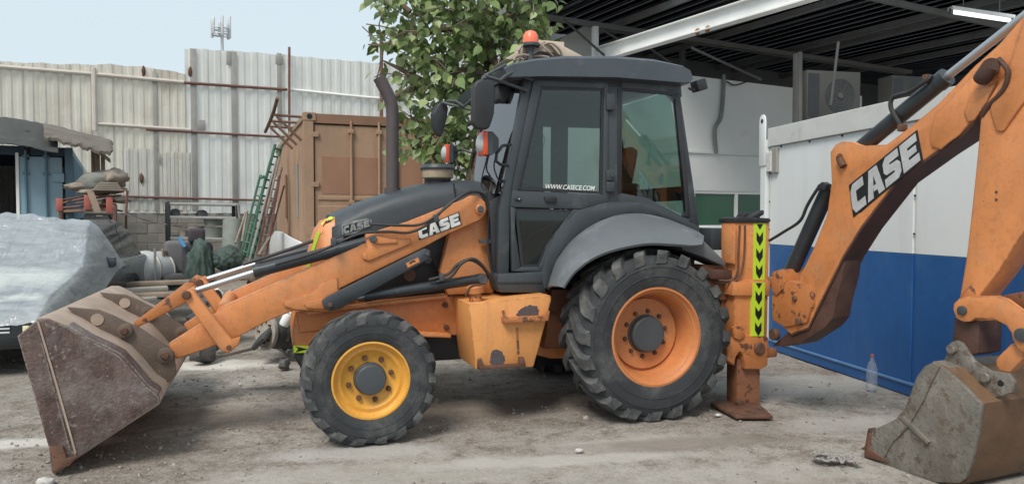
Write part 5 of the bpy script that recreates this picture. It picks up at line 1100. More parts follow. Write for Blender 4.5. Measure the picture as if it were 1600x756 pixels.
b = M(); b.cyl(Dp(362, 400, 13.0), Dp(364, 345, 13.2), .17, n=22); solo('carpet_roll', b, m_pot2, 'upright grey roll standing right of the shelf rack pots', 'roll')
# white drum on its side
b = M(); a_ = Dp(184, 424, 11.8); c_ = Dp(249, 425, 12.6); b.lathe(a_, (c_-a_), [(0, 0), (.33, 0), (.345, .03), (.345, (c_-a_).length-.03), (.33, (c_-a_).length), (0, (c_-a_).length)], 32)
dm = solo('steel_drum', b, mat("chalky white drum", (.55, .57, .57), .5, 0, .12, 3, dust=.3, dustcol=(.35, .37, .36), bump=.03), 'big chalky white drum lying on its side behind the car', 'drum')
for t in (.62, .97):
    b = M(); d = (c_-a_); b.lathe(a_+d*t, d, [(.345, 0), (.36, .01), (.36, .03), (.345, .04)], 32); o = obj('drum_hoop', b, m_alu, dm)
b = M(); b.tube([Dp(242, 388, 12), Dp(243, 463, 12)], .02, 6); solo('steel_bar', b, m_alu, 'thin grey bar standing in front of the white drum', 'bar')
b = M()
for k in range(5): b.box(Dp(254+2.6*k, 409, 12.5)+E2*.05*k, E1*.012, E2*.12, UP*(.22-.01*k), .003)
solo('radiator', b, m_post, 'rusty brown radiator pack at the end of the white drum', 'radiator')
st = thing('car_seat', 'grey cloth car seat standing among the junk beside the drum', 'seat', Dp(283, 440, 12.6))
b = M(); b.box(Dp(283, 402, 12.7), E1*.27, E2*.10, UP*.29, .08, 3); obj('backrest', b, mat("grey seat cloth", (.145, .14, .145), .85, 0, .1, 6, bump=.06), st)
b = M(); b.box(Dp(283, 436, 12.3), E1*.28, E2*.3, UP*.09, .06, 3); obj('cushion', b, m_seat, st)
b = M(); b.tube([Dp(266, 431, 12.2), Dp(312, 431, 12.2)], .03, 8); obj('seat_rail', b, m_alu, st)
st = thing('purple_seat', 'dark purple seat back with headrest under the green tarpaulin', 'seat', Dp(307, 440, 12.2))
b = M(); b.box(Dp(307, 368, 12.2), E1*.13, E2*.08, UP*.12, .05, 3); obj('headrest', b, mat("purple black cloth", (.06, .048, .058), .8, bump=.05), st)
b = M(); b.box(Dp(309, 412, 12.3), E1*.24, E2*.1, UP*.36, .08, 3); obj('backrest', b, m_seat, st)
b = M(); b.tube([Dp(279, 371, 12), Dp(289, 386, 12)], .03, 8); solo('blue_pipe', b, mat("blue plastic", (.08, .28, .55), .4, bump=.02), 'short blue pipe poking out beside the purple headrest', 'pipe')
def heap(name, cx, cy, D, rx, ry, rz, m, label, cat, rough=.5, sc=2.2, flat=0):
    b = M(); c = Dp(cx, cy, D); r = bmesh.ops.create_icosphere(b.bm, subdivisions=5, radius=1); o = Vector((cx*.1, cy*.1, 0))
    for v in r['verts']:
        p = v.co.copy(); th = math.atan2(p.y, p.x); k = 1+(.16*sin(th*9+4*noise.noise(p*1.5+o))+.08*sin(th*17+p.z*3))*rough*max(0, .9-p.z)*(.3 if abs(p.z) > .95 else 1)+rough*.8*(noise.noise(p*sc+o)+.45*abs(noise.noise(Vector((p.x*5, p.y*5, p.z*1.6))+o))+.12*noise.noise(p*sc*4+o))
        v.co = c+(E1*p.x*rx+E2*p.y*ry+UP*p.z*rz)*k
    return solo(name, b, m, label, cat, sharp=3)
heap('green_tarpaulin', 312, 416, 11.8, .20, .2, .36, m_gtarp, 'dark green tarpaulin thrown over the purple seat', 'tarpaulin', .42, 1.5)
heap('green_tarpaulin', 354, 404, 12.0, .24, .2, .19, m_gtarp, 'crumpled green tarpaulin heap at the foot of the green ladder', 'tarpaulin', .38, 1.3)
heap('green_tarpaulin', 268, 452, 11.3, .34, .2, .12, m_gtarp, 'flat green tarpaulin lying below the grey car seat', 'tarpaulin', .6)
# ladders and poles leaning on the container side
ld = thing('green_ladder', 'narrow green ladder leaning against the side of the brown container', 'ladder', Dp(380, 400, 12.6))
r0, r1 = (Dp(382, 402, 12.3), Dp(430, 226, 13.0)); t0, t1 = (Dp(394, 404, 12.6), Dp(440, 228, 13.3))
for q0, q1 in ((r0, r1), (t0, t1)):
    b = M(); b.tube([q0, q1], .026, 6); obj('side_rail', b, m_greenp, ld)
for k in range(14):
    t = (k+.5)/14; b = M(); b.tube([r0.lerp(r1, t), t0.lerp(t1, t)], .017, 6); obj('rung', b, m_greenp, ld)
ld = thing('green_ladder', 'shorter green ladder frame with a rounded top leaning left of the tall one', 'ladder', Dp(374, 402, 12.2))
r0, r1 = (Dp(376, 400, 12.2), Dp(404, 284, 12.7)); t0, t1 = (Dp(386, 402, 12.2), Dp(413, 286, 12.7))
b = M(); b.tube(spline([r0, r1, (r1+t1)/2+UP*.07, t1, t0], 4), .02, 6); obj('side_rail', b, m_greenp, ld)
for k in range(8):
    t = (k+.5)/8; b = M(); b.tube([r0.lerp(r1, t), t0.lerp(t1, t)], .014, 6); obj('rung', b, m_greenp, ld)
m_bpole = mat("weathered pole", (.27, .23, .19), .75, 0, .25, 5, bump=.06)
for i, (x0, y0, x1, y1, D, r, m, lb) in enumerate(((388, 412, 432, 250, 12.2, .018, m_alu, 'pale thin pole just right of the green ladder'), (398, 410, 437, 245, 12.4, .02, m_bpole, 'brown pole behind the pale thin pole'), (404, 412, 440, 262, 12.5, .022, m_bpole, 'brown pole nearest the container side'), (412, 408, 444, 290, 12.5, .015, m_pipe, 'short rusty rod against the container side'), (368, 380, 384, 332, 12.5, .02, m_bpole, 'short stick leaning right of the shelf rack'), (378, 378, 386, 330, 12.9, .025, m_bpole, 'thick upright stick behind the green ladder foot'), (404, 398, 428, 360, 12.1, .02, m_bpole, 'short branch crossing the pole bundle'), (396, 412, 410, 300, 12.7, .02, m_alu, 'steep grey rod in the middle of the pole bundle'))):
    b = M(); b.tube([Dp(x0, y0, D), Dp(x1, y1, D+.5)], r, 6); solo('leaning_pole', b, m, lb, 'pole', 'poles leaning against the container side')
ld = thing('rusty_ladder', 'rusty pole ladder leaning nearest the container wall', 'ladder', Dp(410, 410, 12.5))
r0, r1 = (Dp(402, 405, 12.3), Dp(424, 275, 12.9)); t0, t1 = (Dp(415, 405, 12.3), Dp(437, 275, 12.9))
for q0, q1 in ((r0, r1), (t0, t1)):
    b = M(); b.tube([q0, q1], .02, 6); obj('side_rail', b, m_pipe, ld)
for k in range(9):
    t = (k+.5)/9; b = M(); b.tube([r0.lerp(r1, t), t0.lerp(t1, t)], .014, 6); obj('rung', b, m_pipe, ld)
b = M(); b.tube(spline([Dp(196, 330, 13.9), Dp(225, 343, 13.9), Dp(262, 351, 13.8), Dp(290, 355, 13.7)], 5), .012, 6); solo('slack_rope', b, m_sack, 'slack pale rope strung from the red rack to the shelf rack', 'rope')
# planks, slabs and scrap on the ground behind the arms
for i, (x0, x1, y, D, m, lb) in enumerate(((196, 300, 444, 11.0, m_post, 'long grey plank lying behind the bucket, uppermost'), (190, 262, 454, 10.6, m_conc, 'pale slab lying below the long plank'), (200, 300, 462, 10.2, m_post, 'weathered plank in front of the pale slab'), (206, 245, 470, 9.9, m_conc, 'short pale board nearest the bucket linkage'))):
    p, q = Dp(x0, y, D), Dp(x1, y-4, D+.3); b = M(); b.box((p+q)/2, (q-p)/2, E2*.14, UP*.03, .006); solo('plank', b, m, lb, 'plank', 'planks and slabs behind the bucket')
m_scrap = mat("greasy scrap iron", (.06, .058, .056), .6, .2, .4, 8, dust=.35, dustcol=(.25, .23, .21), bump=.1)
random.seed(11)
for i in range(70):
    x = random.uniform(300, 500); y = 420+random.random()*95+(x < 360)*20; D = random.uniform(7.9, 11.5)
    g_ = Gd(x, max(y, 480)) ; 
    z = random.uniform(.02, .42)*(1 if x > 330 else .4); P_ = on(x, y, Vector((0, D, 0)), Vector((0, 1, 0)))
    if P_.z < .02 or P_.z > .75: P_.z = random.uniform(.04, .5)
    s_ = random.uniform(.05, .16); kind = random.random(); b = M()
    R = Matrix.Rotation(random.random()*6, 3, Vector((random.random()-.5, random.random()-.5, random.random())).normalized())
    X, Y, Z = R@Vector((s_, 0, 0)), R@Vector((0, s_*random.uniform(.4, 1), 0)), R@Vector((0, 0, s_*random.uniform(.2, .6)))
    if kind < .45: b.box(P_, X, Y, Z, s_*.1, 1)
    elif kind < .7: b.cyl(P_-X*1.2, P_+X*1.2, s_*.5, n=12)
    else: b.ball(P_, X, Y, Z*1.5, 8, .5, 3)
    pal = random.choice([m_scrap, m_scrap, m_scrap, m_conc, m_white if i % 3 == 0 else m_scrap, m_rust, m_hub])
    tone = {m_scrap.name: 'dark greasy', m_conc.name: 'pale dusty', m_white.name: 'white', m_rust.name: 'rusty brown', m_hub.name: 'charcoal'}[pal.name]
    plc = 'near the bucket linkage' if x < 355 else 'under the tilt cylinders' if x < 410 else 'beside the scrap gearbox' if x < 455 else 'close to the loader nose'; siz = 'big' if s_ > .115 else 'small'; tone = siz+' '+tone; shp = 'block' if kind < .45 else 'tube' if kind < .7 else 'lump'; solo('scrap_piece', b, pal, tone+' '+shp+' of scrap in the heap '+plc, 'scrap', tone+' scrap '+shp+'s '+plc)
# scrap gearbox with round flange and white filter
gb = thing('scrap_gearbox', 'greasy scrap gearbox with a round pale flange lying under the loader arm', 'gearbox', Gd(430, 556))
GD = 8.3
b = M(); fa = (Vector((-.62, -.75, .12))).normalized(); c = Dp(414, 519, GD); b.lathe(c-fa*.05, fa, [(0, 0), (.19, 0), (.20, .02), (.20, .05), (.17, .055), (.165, .04), (.05, .045), (0, .05)], 32); obj('flange', b, mat("pale cast flange", (.36, .33, .29), .6, .1, .2, 9, bump=.06), gb)
b = M(); b.lathe(c-fa*.06, -fa, [(.17, 0), (.19, .08), (.15, .3), (.13, .5), (0, .52)], 20); b.ball(Dp(445, 522, GD+.2), Vector((.2, 0, 0)), Vector((0, .2, 0)), UP*.17, 12, .4, 3); obj('casing', b, m_scrap, gb)
for k in range(8):
    u_ = fa.cross(UP).normalized(); w_ = fa.cross(u_); th = k*pi/4; p = c+(u_*cos(th)+w_*sin(th))*.12-fa*.01; b = M(); b.cyl(p, p+fa*.03, .012, n=8); obj('flange_bolt', b, m_rust, gb)
b = M(); q = Dp(445, 504, GD-.1); q2 = Dp(450, 494, GD-.1)
d_ = (q2-q).normalized(); b.lathe(q-d_*.03, d_, [(0, 0), (.05, 0), (.056, .02), (.056, .12), (.045, .14), (0, .145)], 20); obj('oil_filter', b, m_white, gb)
for i, (x0, y0, x1, y1, lb) in enumerate(((322, 562, 400, 543, 'long rusty bar lying on the pale powder beside the bucket'), (428, 536, 454, 549, 'grey flat bar lying against the scrap gearbox'))):
    p, q = Gd(x0, y0, .03), Gd(x1, y1, .05); b = M(); b.box((p+q)/2, (q-p)/2, Vector((.02, .03, 0)), UP*.02, .004); solo('steel_bar', b, m_bpole if i == 0 else m_alu, lb, 'bar')
# ------------------------------------------------------------------ tree
m_bark = mat("tree bark", (.17, .125, .09), .9, 0, .25, 6, bump=.15, bscale=25)
def leaf_mat(name, col):
    m = bpy.data.materials.new(name); m.use_nodes = True; nt = m.node_tree; n = nt.nodes; l = nt.links; n.clear()
    oi = n.new("ShaderNodeObjectInfo"); tc = n.new("ShaderNodeTexCoord"); t = n.new("ShaderNodeTexNoise"); t.inputs['Scale'].default_value = 2.2; t.inputs['Detail'].default_value = 3; l.new(tc.outputs['Object'], t.inputs['Vector'])
    ad = n.new("ShaderNodeMath"); ad.operation = 'ADD'; l.new(oi.outputs['Random'], ad.inputs[0]); l.new(t.outputs['Fac'], ad.inputs[1])
    r = n.new("ShaderNodeMapRange"); r.inputs[1].default_value = .3; r.inputs[2].default_value = 1.5; l.new(ad.outputs[0], r.inputs[0])
    mx_ = n.new("ShaderNodeMix"); mx_.data_type = 'RGBA'; mx_.inputs[6].default_value = (*[c*.65 for c in col], 1); mx_.inputs[7].default_value = (*[min(1, c*1.7) for c in col], 1); l.new(r.outputs[0], mx_.inputs[0])
    pb = n.new("ShaderNodeBsdfPrincipled"); pb.inputs['Roughness'].default_value = .42; l.new(mx_.outputs[2], pb.inputs['Base Color'])
    tl = n.new("ShaderNodeBsdfTranslucent"); l.new(mx_.outputs[2], tl.inputs[0]); ms = n.new("ShaderNodeMixShader"); ms.inputs[0].default_value = .25
    l.new(pb.outputs[0], ms.inputs[1]); l.new(tl.outputs[0], ms.inputs[2]); o = n.new("ShaderNodeOutputMaterial"); l.new(ms.outputs[0], o.inputs[0]); return m
m_leaf = leaf_mat("dusty green leaf", (.115, .168, .055)); m_leafl = leaf_mat("pale green leaf", (.22, .28, .11))
random.seed(5)
TB = Vector((-.30, 9.0, 0))
tree = thing('leafy_tree', 'leafy tree with heart shaped leaves rising behind the loader cab', 'tree', TB)
tk_pts = [TB, TB+Vector((.03, 0, 1.2)), Dp(772, 150, 9.0), Dp(763, 60, 9.0), Dp(755, -40, 9.1)]
b = M(); b.tube(spline(tk_pts, 5), [.13-.004*i for i in range(len(tk_pts)*5-4)], 10); obj('trunk', b, m_bark, tree)
limbs = [[(768, 110, 9), (735, 70, 8.8), (690, 40, 8.6), (640, 20, 8.5)], [(768, 120, 9), (720, 110, 8.7), (665, 130, 8.5), (640, 150, 8.4)], [(772, 160, 9), (740, 190, 8.6), (690, 205, 8.4), (655, 215, 8.3)], [(762, 60, 9), (790, 30, 8.8), (830, 20, 8.6), (855, 40, 8.6)], [(760, 40, 9), (720, 0, 8.8), (680, -30, 8.7)], [(700, 45, 8.6), (640, 55, 8.5), (600, 70, 8.4), (575, 70, 8.4)], [(665, 130, 8.5), (625, 108, 8.5), (598, 95, 8.5)], [(755, -20, 9.1), (800, -60, 9), (850, -60, 8.9)], [(762, 90, 9), (775, 100, 8.6), (785, 110, 8.4)], [(772, 165, 9), (735, 215, 8.6), (720, 250, 8.5), (712, 275, 8.5)], [(665, 130, 8.5), (620, 150, 8.4), (600, 165, 8.4)], [(640, 20, 8.5), (610, -10, 8.5)]]
for pts in limbs:
    P3 = spline([Dp(*p) for p in pts], 5); b = M(); b.tube(P3, [.045-.038*i/(len(P3)-1) for i in range(len(P3))], 7); obj('branch', b, m_bark, tree)
def leaf_geo(b, M4):
    sh_ = [(0, 0, 0), (.28, .10, .02), (.42, .32, .05), (.36, .58, .04), (.16, .84, .0), (0, 1.12, -.06), (-.16, .84, .0), (-.36, .58, .04), (-.42, .32, .05), (-.28, .10, .02)]
    mid = [(0, .10, -.02), (0, .5, -.03)]
    vs = [b.verts.new(M4@Vector(p)) for p in sh_]; c1 = b.verts.new(M4@Vector((0, .42, -.03)))
    for i in range(10): b.faces.new((vs[i], vs[(i+1) % 10], c1))
leaves = []
def twig_leaves(P0, P1, n, droop=.3):
    for i in range(n):
        t = (i+random.random())/n; p = P0.lerp(P1, t)-UP*droop*t*t*.4
        a = random.random()*2*pi
        dirv = Vector((cos(a)*.7, sin(a)*.6, -random.uniform(.25, 1.1))).normalized()         # blades hang from their stalks
        nrm = Vector((random.gauss(0, .55), -.75+random.gauss(0, .5), .75+random.gauss(0, .4)))
        nrm = (nrm-dirv*nrm.dot(dirv)).normalized(); x = dirv.cross(nrm)
        s_ = random.uniform(.07, .138)
        p = p+Vector((random.gauss(0, .05), random.gauss(0, .08), random.gauss(0, .04)))+dirv*.04
        leaves.append((p, x, dirv, nrm, s_))
def inside(px, py):
    if py > 300: return 0
    d = min(1, abs(px-735)/170)
    e = noise.noise(Vector((px*.022, py*.022, 1.3)))
    bottom = 70 if px < 600 else 60+ (px-600)*1.9 if px < 640 else 190+(px-640)*.45 if px < 720 else 235 if px < 760 else 110 if px < 800 else 75
    left = 600+20*e; right = 868-max(0, py-10)*.8
    if px < left or px > right: return 0
    return 1 if py < bottom+45*e else 0
n_ = 0
while n_ < 310:
    px, py = random.uniform(575, 870), random.uniform(-90, 300); D = random.uniform(8.15, 9.6)
    if not inside(px, py) or (px < 665 and random.random() < .5): continue
    P0 = Dp(px, py, D); a = random.random()*2*pi
    P1 = P0+Vector((cos(a)*.3, sin(a)*.35, random.uniform(-.25, .12)))
    twig_leaves(P0, P1, random.randint(6, 11)); n_ += 1
    if n_ % 3 == 0:
        b = M(); b.tube([P0, (P0+P1)/2+UP*.015, P1-UP*.04], .006, 5); obj('twig', b, m_bark, tree)
for pts, n in (([(640, 55), (600, 68), (566, 42)], 7), ([(600, 68), (596, 95), (588, 125)], 5), ([(640, 62), (612, 45), (572, 38)], 5), ([(648, 130), (625, 118), (600, 115)], 4), ([(660, 215), (650, 230), (640, 225)], 8), ([(690, 205), (672, 225), (655, 240)], 9), ([(630, 150), (640, 170), (645, 195)], 6), ([(650, 190), (625, 172), (612, 180)], 5), ([(700, 215), (715, 245), (712, 285)], 14), ([(735, 215), (742, 250), (738, 275)], 10), ([(600, 20), (592, 40), (600, 60)], 7), ([(590, -10), (610, 10), (640, 30)], 10), ([(630, 15), (650, 60), (640, 110)], 14), ([(640, 140), (660, 160), (690, 180)], 16), ([(690, 150), (700, 190), (720, 210)], 18), ([(650, 215), (668, 228), (690, 222)], 16), ([(668, 235), (690, 250), (700, 262)], 12), ([(720, 220), (730, 255), (728, 280)], 16), ([(745, 200), (748, 235), (752, 262)], 14), ([(640, 180), (660, 195), (680, 215)], 16), ([(700, 200), (712, 225), (716, 250)], 16), ([(700, 120), (740, 140), (760, 170)], 18), ([(830, 30), (850, 45), (862, 66)], 12), ([(790, 60), (805, 75), (812, 90)], 10)):
    P3 = [Dp(x, y, 8.35+.02*k) for k, (x, y) in enumerate(pts)]
    for q0, q1 in zip(P3, P3[1:]): twig_leaves(q0, q1, (n+1)//2, .05)
    b = M(); b.tube(spline(P3, 4), .007, 5); obj('twig', b, m_bark, tree)
leaves.sort(key=lambda q: (q[0]-CAM).length/q[4])
lm = []
for m in (m_leaf, m_leafl):
    b = M(); leaf_geo(b.bm, Matrix.Identity(4)); lm.append(b.mesh('leaf', m, 3))
vis = [q for q in leaves if q[0].z-CZ < .36*q[0].y]
big = vis[:300]; ids = {id(q) for q in big}
for q in big:
    p, x, d, nn, s_ = q; o = bpy.data.objects.new('leaf', lm[0] if random.random() < .7 else lm[1]); COL.objects.link(o); o.parent = tree
    o.matrix_local = Matrix.Translation(p-TB)@Matrix((x*s_, d*s_, nn*s_)).transposed().to_4x4()
for k, m in enumerate((m_leaf, m_leafl)):
    b = M()
    for i, q in enumerate(leaves):
        if id(q) in ids or (i % 10 < 7) != (k == 0): continue
        p, x, d, nn, s_ = q; leaf_geo(b.bm, Matrix.Translation(p)@Matrix((x*s_, d*s_, nn*s_)).transposed().to_4x4())
    o = obj('foliage', b, m, tree, 3); o['kind'] = 'stuff'
# ------------------------------------------------------------------ steel canopy on the right
m_cbeam = mat("white painted beam", (.80, .81, .80), .5, 0, .08, 2, wear=.06, wearcol=(.3, .17, .08), wscale=5, bump=.02)
m_csteel = mat("grey roof steel", (.17, .18, .18), .6, 0, .15, 3, bump=.03)
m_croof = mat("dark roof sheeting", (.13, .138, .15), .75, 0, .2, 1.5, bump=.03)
NP = Vector((3.6, 8.6, 0))
def Y(a, bb_, z): return NP+E1*a+E2*bb_+UP*z
cnp = thing('steel_canopy', 'dark steel canopy roof with a white edge beam over the right of the yard', 'canopy', Y(2, 4, 0))
b = M(); RZ0, RZ1 = 4.19, 4.26                                                  # the white I beam runs along E2
z = lambda bb_: 4.20+.018*bb_
p0, p1 = Y(0, -1.6, z(-1.6)), Y(0, 4.6, z(4.6)); mid = (p0+p1)/2; half = (p1-p0)/2
b.box(mid+UP*.115, half, E1*.006, UP*.105); b.box(mid+UP*.226, half, E1*.075, UP*.008); b.box(mid+UP*.004, half, E1*.075, UP*.008); ib = obj('edge_beam', b, m_cbeam, cnp)
for x, y in ((1090, 50), (1106, 46)):
    q = on(x, y, Y(0, 0, 0)-E1*.008, E1); b = M(); b.lathe(q, -E1, [(.05, 0), (.045, .012), (.03, .014), (.028, .004), (0, .004)], 16); obj('rust_spot', b, mat("orange rust", (.33, .17, .07), .8, 0, .3, 20, bump=.1), ib)
ZR = 5.2
k = 0; a = -1.5
def rb0(a): return .3 if a > 2.5 else 1.7 if a > -.05 else 3.5
def rb1(a): return 8.6 if a > .4 else 6.4
while a < 12:
    b = M(); pr = []
    for i in range(4): pr += [(a+.26*i, 0), (a+.26*i+.14, 0), (a+.26*i+.17, .008), (a+.26*i+.23, .008)]
    pr.append((a+1.10, 0)); v0 = []; v1 = []
    for s_, d in pr: v0.append(b.bm.verts.new(Y(s_, rb0(a), ZR+d+.006*(k % 2)))); v1.append(b.bm.verts.new(Y(s_, rb1(a), ZR+d+.006*(k % 2))))
    for i in range(len(pr)-1): b.bm.faces.new((v0[i], v0[i+1], v1[i+1], v1[i]))
    bmesh.ops.solidify(b.bm, geom=b.bm.faces[:], thickness=.003)
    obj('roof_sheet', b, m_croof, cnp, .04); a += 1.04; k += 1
def ya(px, py): q = on(px, py, Vector((0, 0, ZR-.1)), UP)-NP; return q.dot(E1)
for a in (-1.45, ya(1015, 20), ya(1210, 30), ya(1357, 49), ya(1460, 86), 5.6, 7.2):
    b = M(); b.box((Y(a, rb0(a)+.05, ZR-.10)+Y(a, rb1(a)-.1, ZR-.10))/2, (Y(a, rb1(a)-.1, ZR-.10)-Y(a, rb0(a)+.05, ZR-.10))/2, E1*.03, UP*.05); obj('rafter', b, m_csteel, cnp)
def yb(px, py): q = on(px, py, Vector((0, 0, ZR-.2)), UP)-NP; return q.dot(E2)
for bb_, a0_ in ((yb(1400, 5), .3), (yb(1036, 55), -1.4), (yb(1174, 79), .3), (8.3, .6)):
    b = M(); b.box(Y((a0_+9)/2, bb_, ZR-.2), E1*(9-a0_)/2, E2*.03, UP*.045); obj('purlin', b, m_csteel, cnp)
m_ac0 = mat('dim grey steel', (.07, .072, .07), .65, 0, .15, 3, bump=.03)
for x, y0, y1, D in ((930, 42, 300, 12.6), (1246, 85, 330, 11.2), (1066, 78, 330, 14)):
    b = M(); p, q = Dp(x, y0, D), Dp(x, y1, D); q = Vector((p.x, p.y, 0)); b.box((p+q)/2, E1*.045, E2*.045, (p-q)/2, .006); obj('column', b, m_cbeam if x < 1000 else m_ac0, cnp)
for (x0, y0), (x1, y1), D in (((880, 30), (945, 88), 12.4), ((938, 45), (992, 78), 12.5), ((1310, 66), (1298, 165), 10.5), ((1080, 75), (1190, 125), 12.0), ((985, 55), (1050, 100), 13)):
    b = M(); b.tube([Dp(x0, y0, D), Dp(x1, y1, D)], .02, 6); obj('brace', b, m_ac0, cnp)
b = M(); a_, c_ = Dp(1486, 19, 11.4), Dp(1580, 33, 11.4)
fl = thing('fluorescent_lamp', 'lit fluorescent tube lamp fixed under the canopy roof at the top right', 'lamp', (a_+c_)/2)
d_ = (c_-a_)/2; b.box((a_+c_)/2+UP*.05, d_*1.04, Vector((0, .07, 0)), UP*.025, .004); obj('lamp_body', b, m_cbeam, fl)
m_tube = bpy.data.materials.new("lit tube"); m_tube.use_nodes = True; bs = m_tube.node_tree.nodes["Principled BSDF"]; bs.inputs['Emission Color'].default_value = (.9, 1, .97, 1); bs.inputs['Emission Strength'].default_value = 1.3; bs.inputs['Base Color'].default_value = (.8, .8, .8, 1)
b = M(); b.tube([a_, c_], .028, 10); obj('tube', b, m_tube, fl)
for q in (a_, c_):
    b = M(); b.box(q+UP*.005, d_.normalized()*.02, Vector((0, .03, 0)), UP*.045, .004); obj('lamp_holder', b, m_csteel, fl)
for q in (a_.lerp(c_, .2), a_.lerp(c_, .8)):
    b = M(); b.tube([q+UP*.06, Vector((q.x, q.y, ZR))], .008, 6); obj('hanger_rod', b, m_csteel, fl)
# building wall under the canopy
m_wwall = mat("grey white plaster", (.66, .675, .67), .8, 0, .06, 1, dust=.25, dustcol=(.42, .43, .43), dscale=.7, bump=.03)
WD = 13.2; w0 = Dp(1100, 121, WD); w0z = w0.z; w0 = Vector((w0.x, w0.y, 0))
bld = thing('canopy_building', 'pale plastered building wall with a low window strip under the dark canopy', 'building', w0)
def wp(px, py):  # point on the wall's front plane
    return on(px, py, w0, E2)
def wbox(name, xa, xb, ya, yb, d0, d1, m, par=bld, bev=0):
    p, q = wp(xa, yb), wp(xb, ya); sa = (p-w0).dot(E1); sb = (q-w0).dot(E1); b = M()
    b.box(w0+E1*(sa+sb)/2+E2*(d0+d1)/2+UP*((p.z+q.z)/2), E1*(sb-sa)/2, E2*(d1-d0)/2, UP*(q.z-p.z)/2, bev); return obj(name, b, m, par)
sL = (wp(700, 340)-w0).dot(E1); sR = 4.3; zt = w0z; zw1 = wp(1150, 299).z; zw0 = wp(1150, 355).z; sw0 = (wp(1086, 320)-w0).dot(E1); sw1 = (wp(1235, 320)-w0).dot(E1)
def wb2(name, s0, s1, z0, z1, d0=0, d1=.2, m=m_wwall, par=bld): 
    b = M(); b.box(w0+E1*(s0+s1)/2+E2*(d0+d1)/2+UP*(z0+z1)/2, E1*(s1-s0)/2, E2*(d1-d0)/2, UP*(z1-z0)/2); return obj(name, b, m, par)
wb2('wall', sL, sR, zw1, zt); wb2('wall', sL, sR, 0, zw0); wb2('wall', sL, sw0, zw0, zw1); wb2('wall', sw1, sR, zw0, zw1)
wn_ = wb2('window', sw0, sw1, zw1-.05, zw1, .02, .10, m_cbeam); wb2('window_frame', sw0, sw1, zw0, zw0+.04, .02, .10, m_cbeam, wn_)
sm = (wp(1152, 320)-w0).dot(E1); wb2('window_frame', sm-.035, sm+.035, zw0+.04, zw1-.05, .02, .10, m_cbeam, wn_)
m_gpane = mat("green window pane", (.02, .085, .045), .12, 0, .1, 1, bump=0)
wb2('window_pane', sw0, sm-.035, zw0+.04, zw1-.05, .05, .06, m_gpane, wn_); wb2('window_pane', sm+.035, sw1, zw0+.04, zw1-.05, .05, .06, m_gpane, wn_)
wb2('wall_ledge', sw0-.3, sR, wp(1150, 241).z-.02, wp(1150, 241).z+.02, -.03, 0, m_wwall); wb2('window_sill', sw0-.1, sw1+.1, zw0-.05, zw0-.003, -.05, .02, m_cbeam)
b = M(); b.tube(spline([wp(1128, 118)-E2*.05, wp(1127, 150)-E2*.05, wp(1123, 185)-E2*.05, wp(1114, 203)-E2*.05, wp(1116, 240)-E2*.05], 5), .035, 8); obj('drain_pipe', b, m_csteel, bld)
b = M(); b.tube(spline([wp(1132, 128)-E2*.05, wp(1145, 134)-E2*.05, wp(1165, 128)-E2*.05], 4), .012, 6); obj('cable', b, m_black, bld)
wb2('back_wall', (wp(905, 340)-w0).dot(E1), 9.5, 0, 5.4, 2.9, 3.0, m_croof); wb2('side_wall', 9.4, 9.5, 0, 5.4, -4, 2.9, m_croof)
# pale gable seen past the roof edge at the left of the canopy
b = M(); p = [Dp(862, 92, 13.6), Dp(925, 92, 13.9), Dp(925, 40, 13.9), Dp(915, 40, 13.85), Dp(868, 66, 13.62)]
b.prism(p, E2*.12); solo('gable_wall', b, m_wwall, 'pale gable wall showing between the tree and the canopy column', 'wall')
# ------------------------------------------------------------------ white and blue cabin
m_pw = mat("white panel paint", (.74, .78, .79), .4, 0, .03, 1, wear=.015, wearcol=(.3, .3, .3), wscale=5, dust=.2, dustcol=(.62, .62, .59), bump=.015, streak=.22, streakcol=(.45, .43, .38), sscale=4)
m_pb = mat("blue panel paint", (.016, .10, .31), .4, 0, .08, 1.2, dust=.35, dustcol=(.045, .15, .32), bump=.02, wear=.05, wearcol=(.2, .24, .28), wscale=9, streak=.35, streakcol=(.10, .15, .22), sscale=4, grime=.2)
m_rail = mat("stained white rail", (.60, .61, .59), .55, 0, .08, 2, dust=.35, dustcol=(.33, .32, .29), dscale=3, bump=.03)
Q0 = Vector((3.24, 9.25, 0)); QD = Vector((.178, -.984, 0)).normalized(); QN = Vector((.984, .178, 0)).normalized()
cbn = thing('site_cabin', 'white panelled site cabin with a blue painted lower half, right of the loader', 'cabin', Q0+QD*3+QN*1.2)
def qb(name, s0, s1, d0, d1, z0, z1, m, par=cbn, bev=.004):
    b = M(); b.box(Q0+QD*(s0+s1)/2+QN*(d0+d1)/2+UP*(z0+z1)/2, QD*(s1-s0)/2, QN*(d1-d0)/2, UP*(z1-z0)/2, bev, 1); return obj(name, b, m, par)
for s0, s1 in ((0.0, 2.52), (2.56, 5.1), (5.14, 7.0)):
    qb('white_panel', s0, s1, 0, .05, 1.316, 2.53, m_pw); qb('blue_panel', s0, s1, 0, .05, .05, 1.312, m_pb)
for s0 in (2.52, 5.1): qb('panel_joint', s0, s0+.04, .012, .05, 1.316, 2.53, m_rail); qb('panel_joint', s0, s0+.04, .012, .05, .05, 1.312, m_pb)
qb('top_rail', -.02, 7.0, -.035, .12, 2.532, 2.76, m_rail); qb('base_rail', 0, 7.0, -.02, .05, .10, .125, mat("worn pale blue rail", (.10, .22, .42), .5, bump=.02)); qb('kick_plate', -.0, 7.0, -.008, .0, .0, .1, m_pb)
qb('corner_post', -.14, -.02, -.06, .08, 1.4, 2.62, m_pw); qb('post_strip', .0, .03, -.012, 0, 1.33, 2.5, m_rail); qb('corner_post', -.14, -.02, -.05, .08, .0, 1.4, m_pw)
b = M(); pts = [Vector((0, z_)) for z_ in ()]
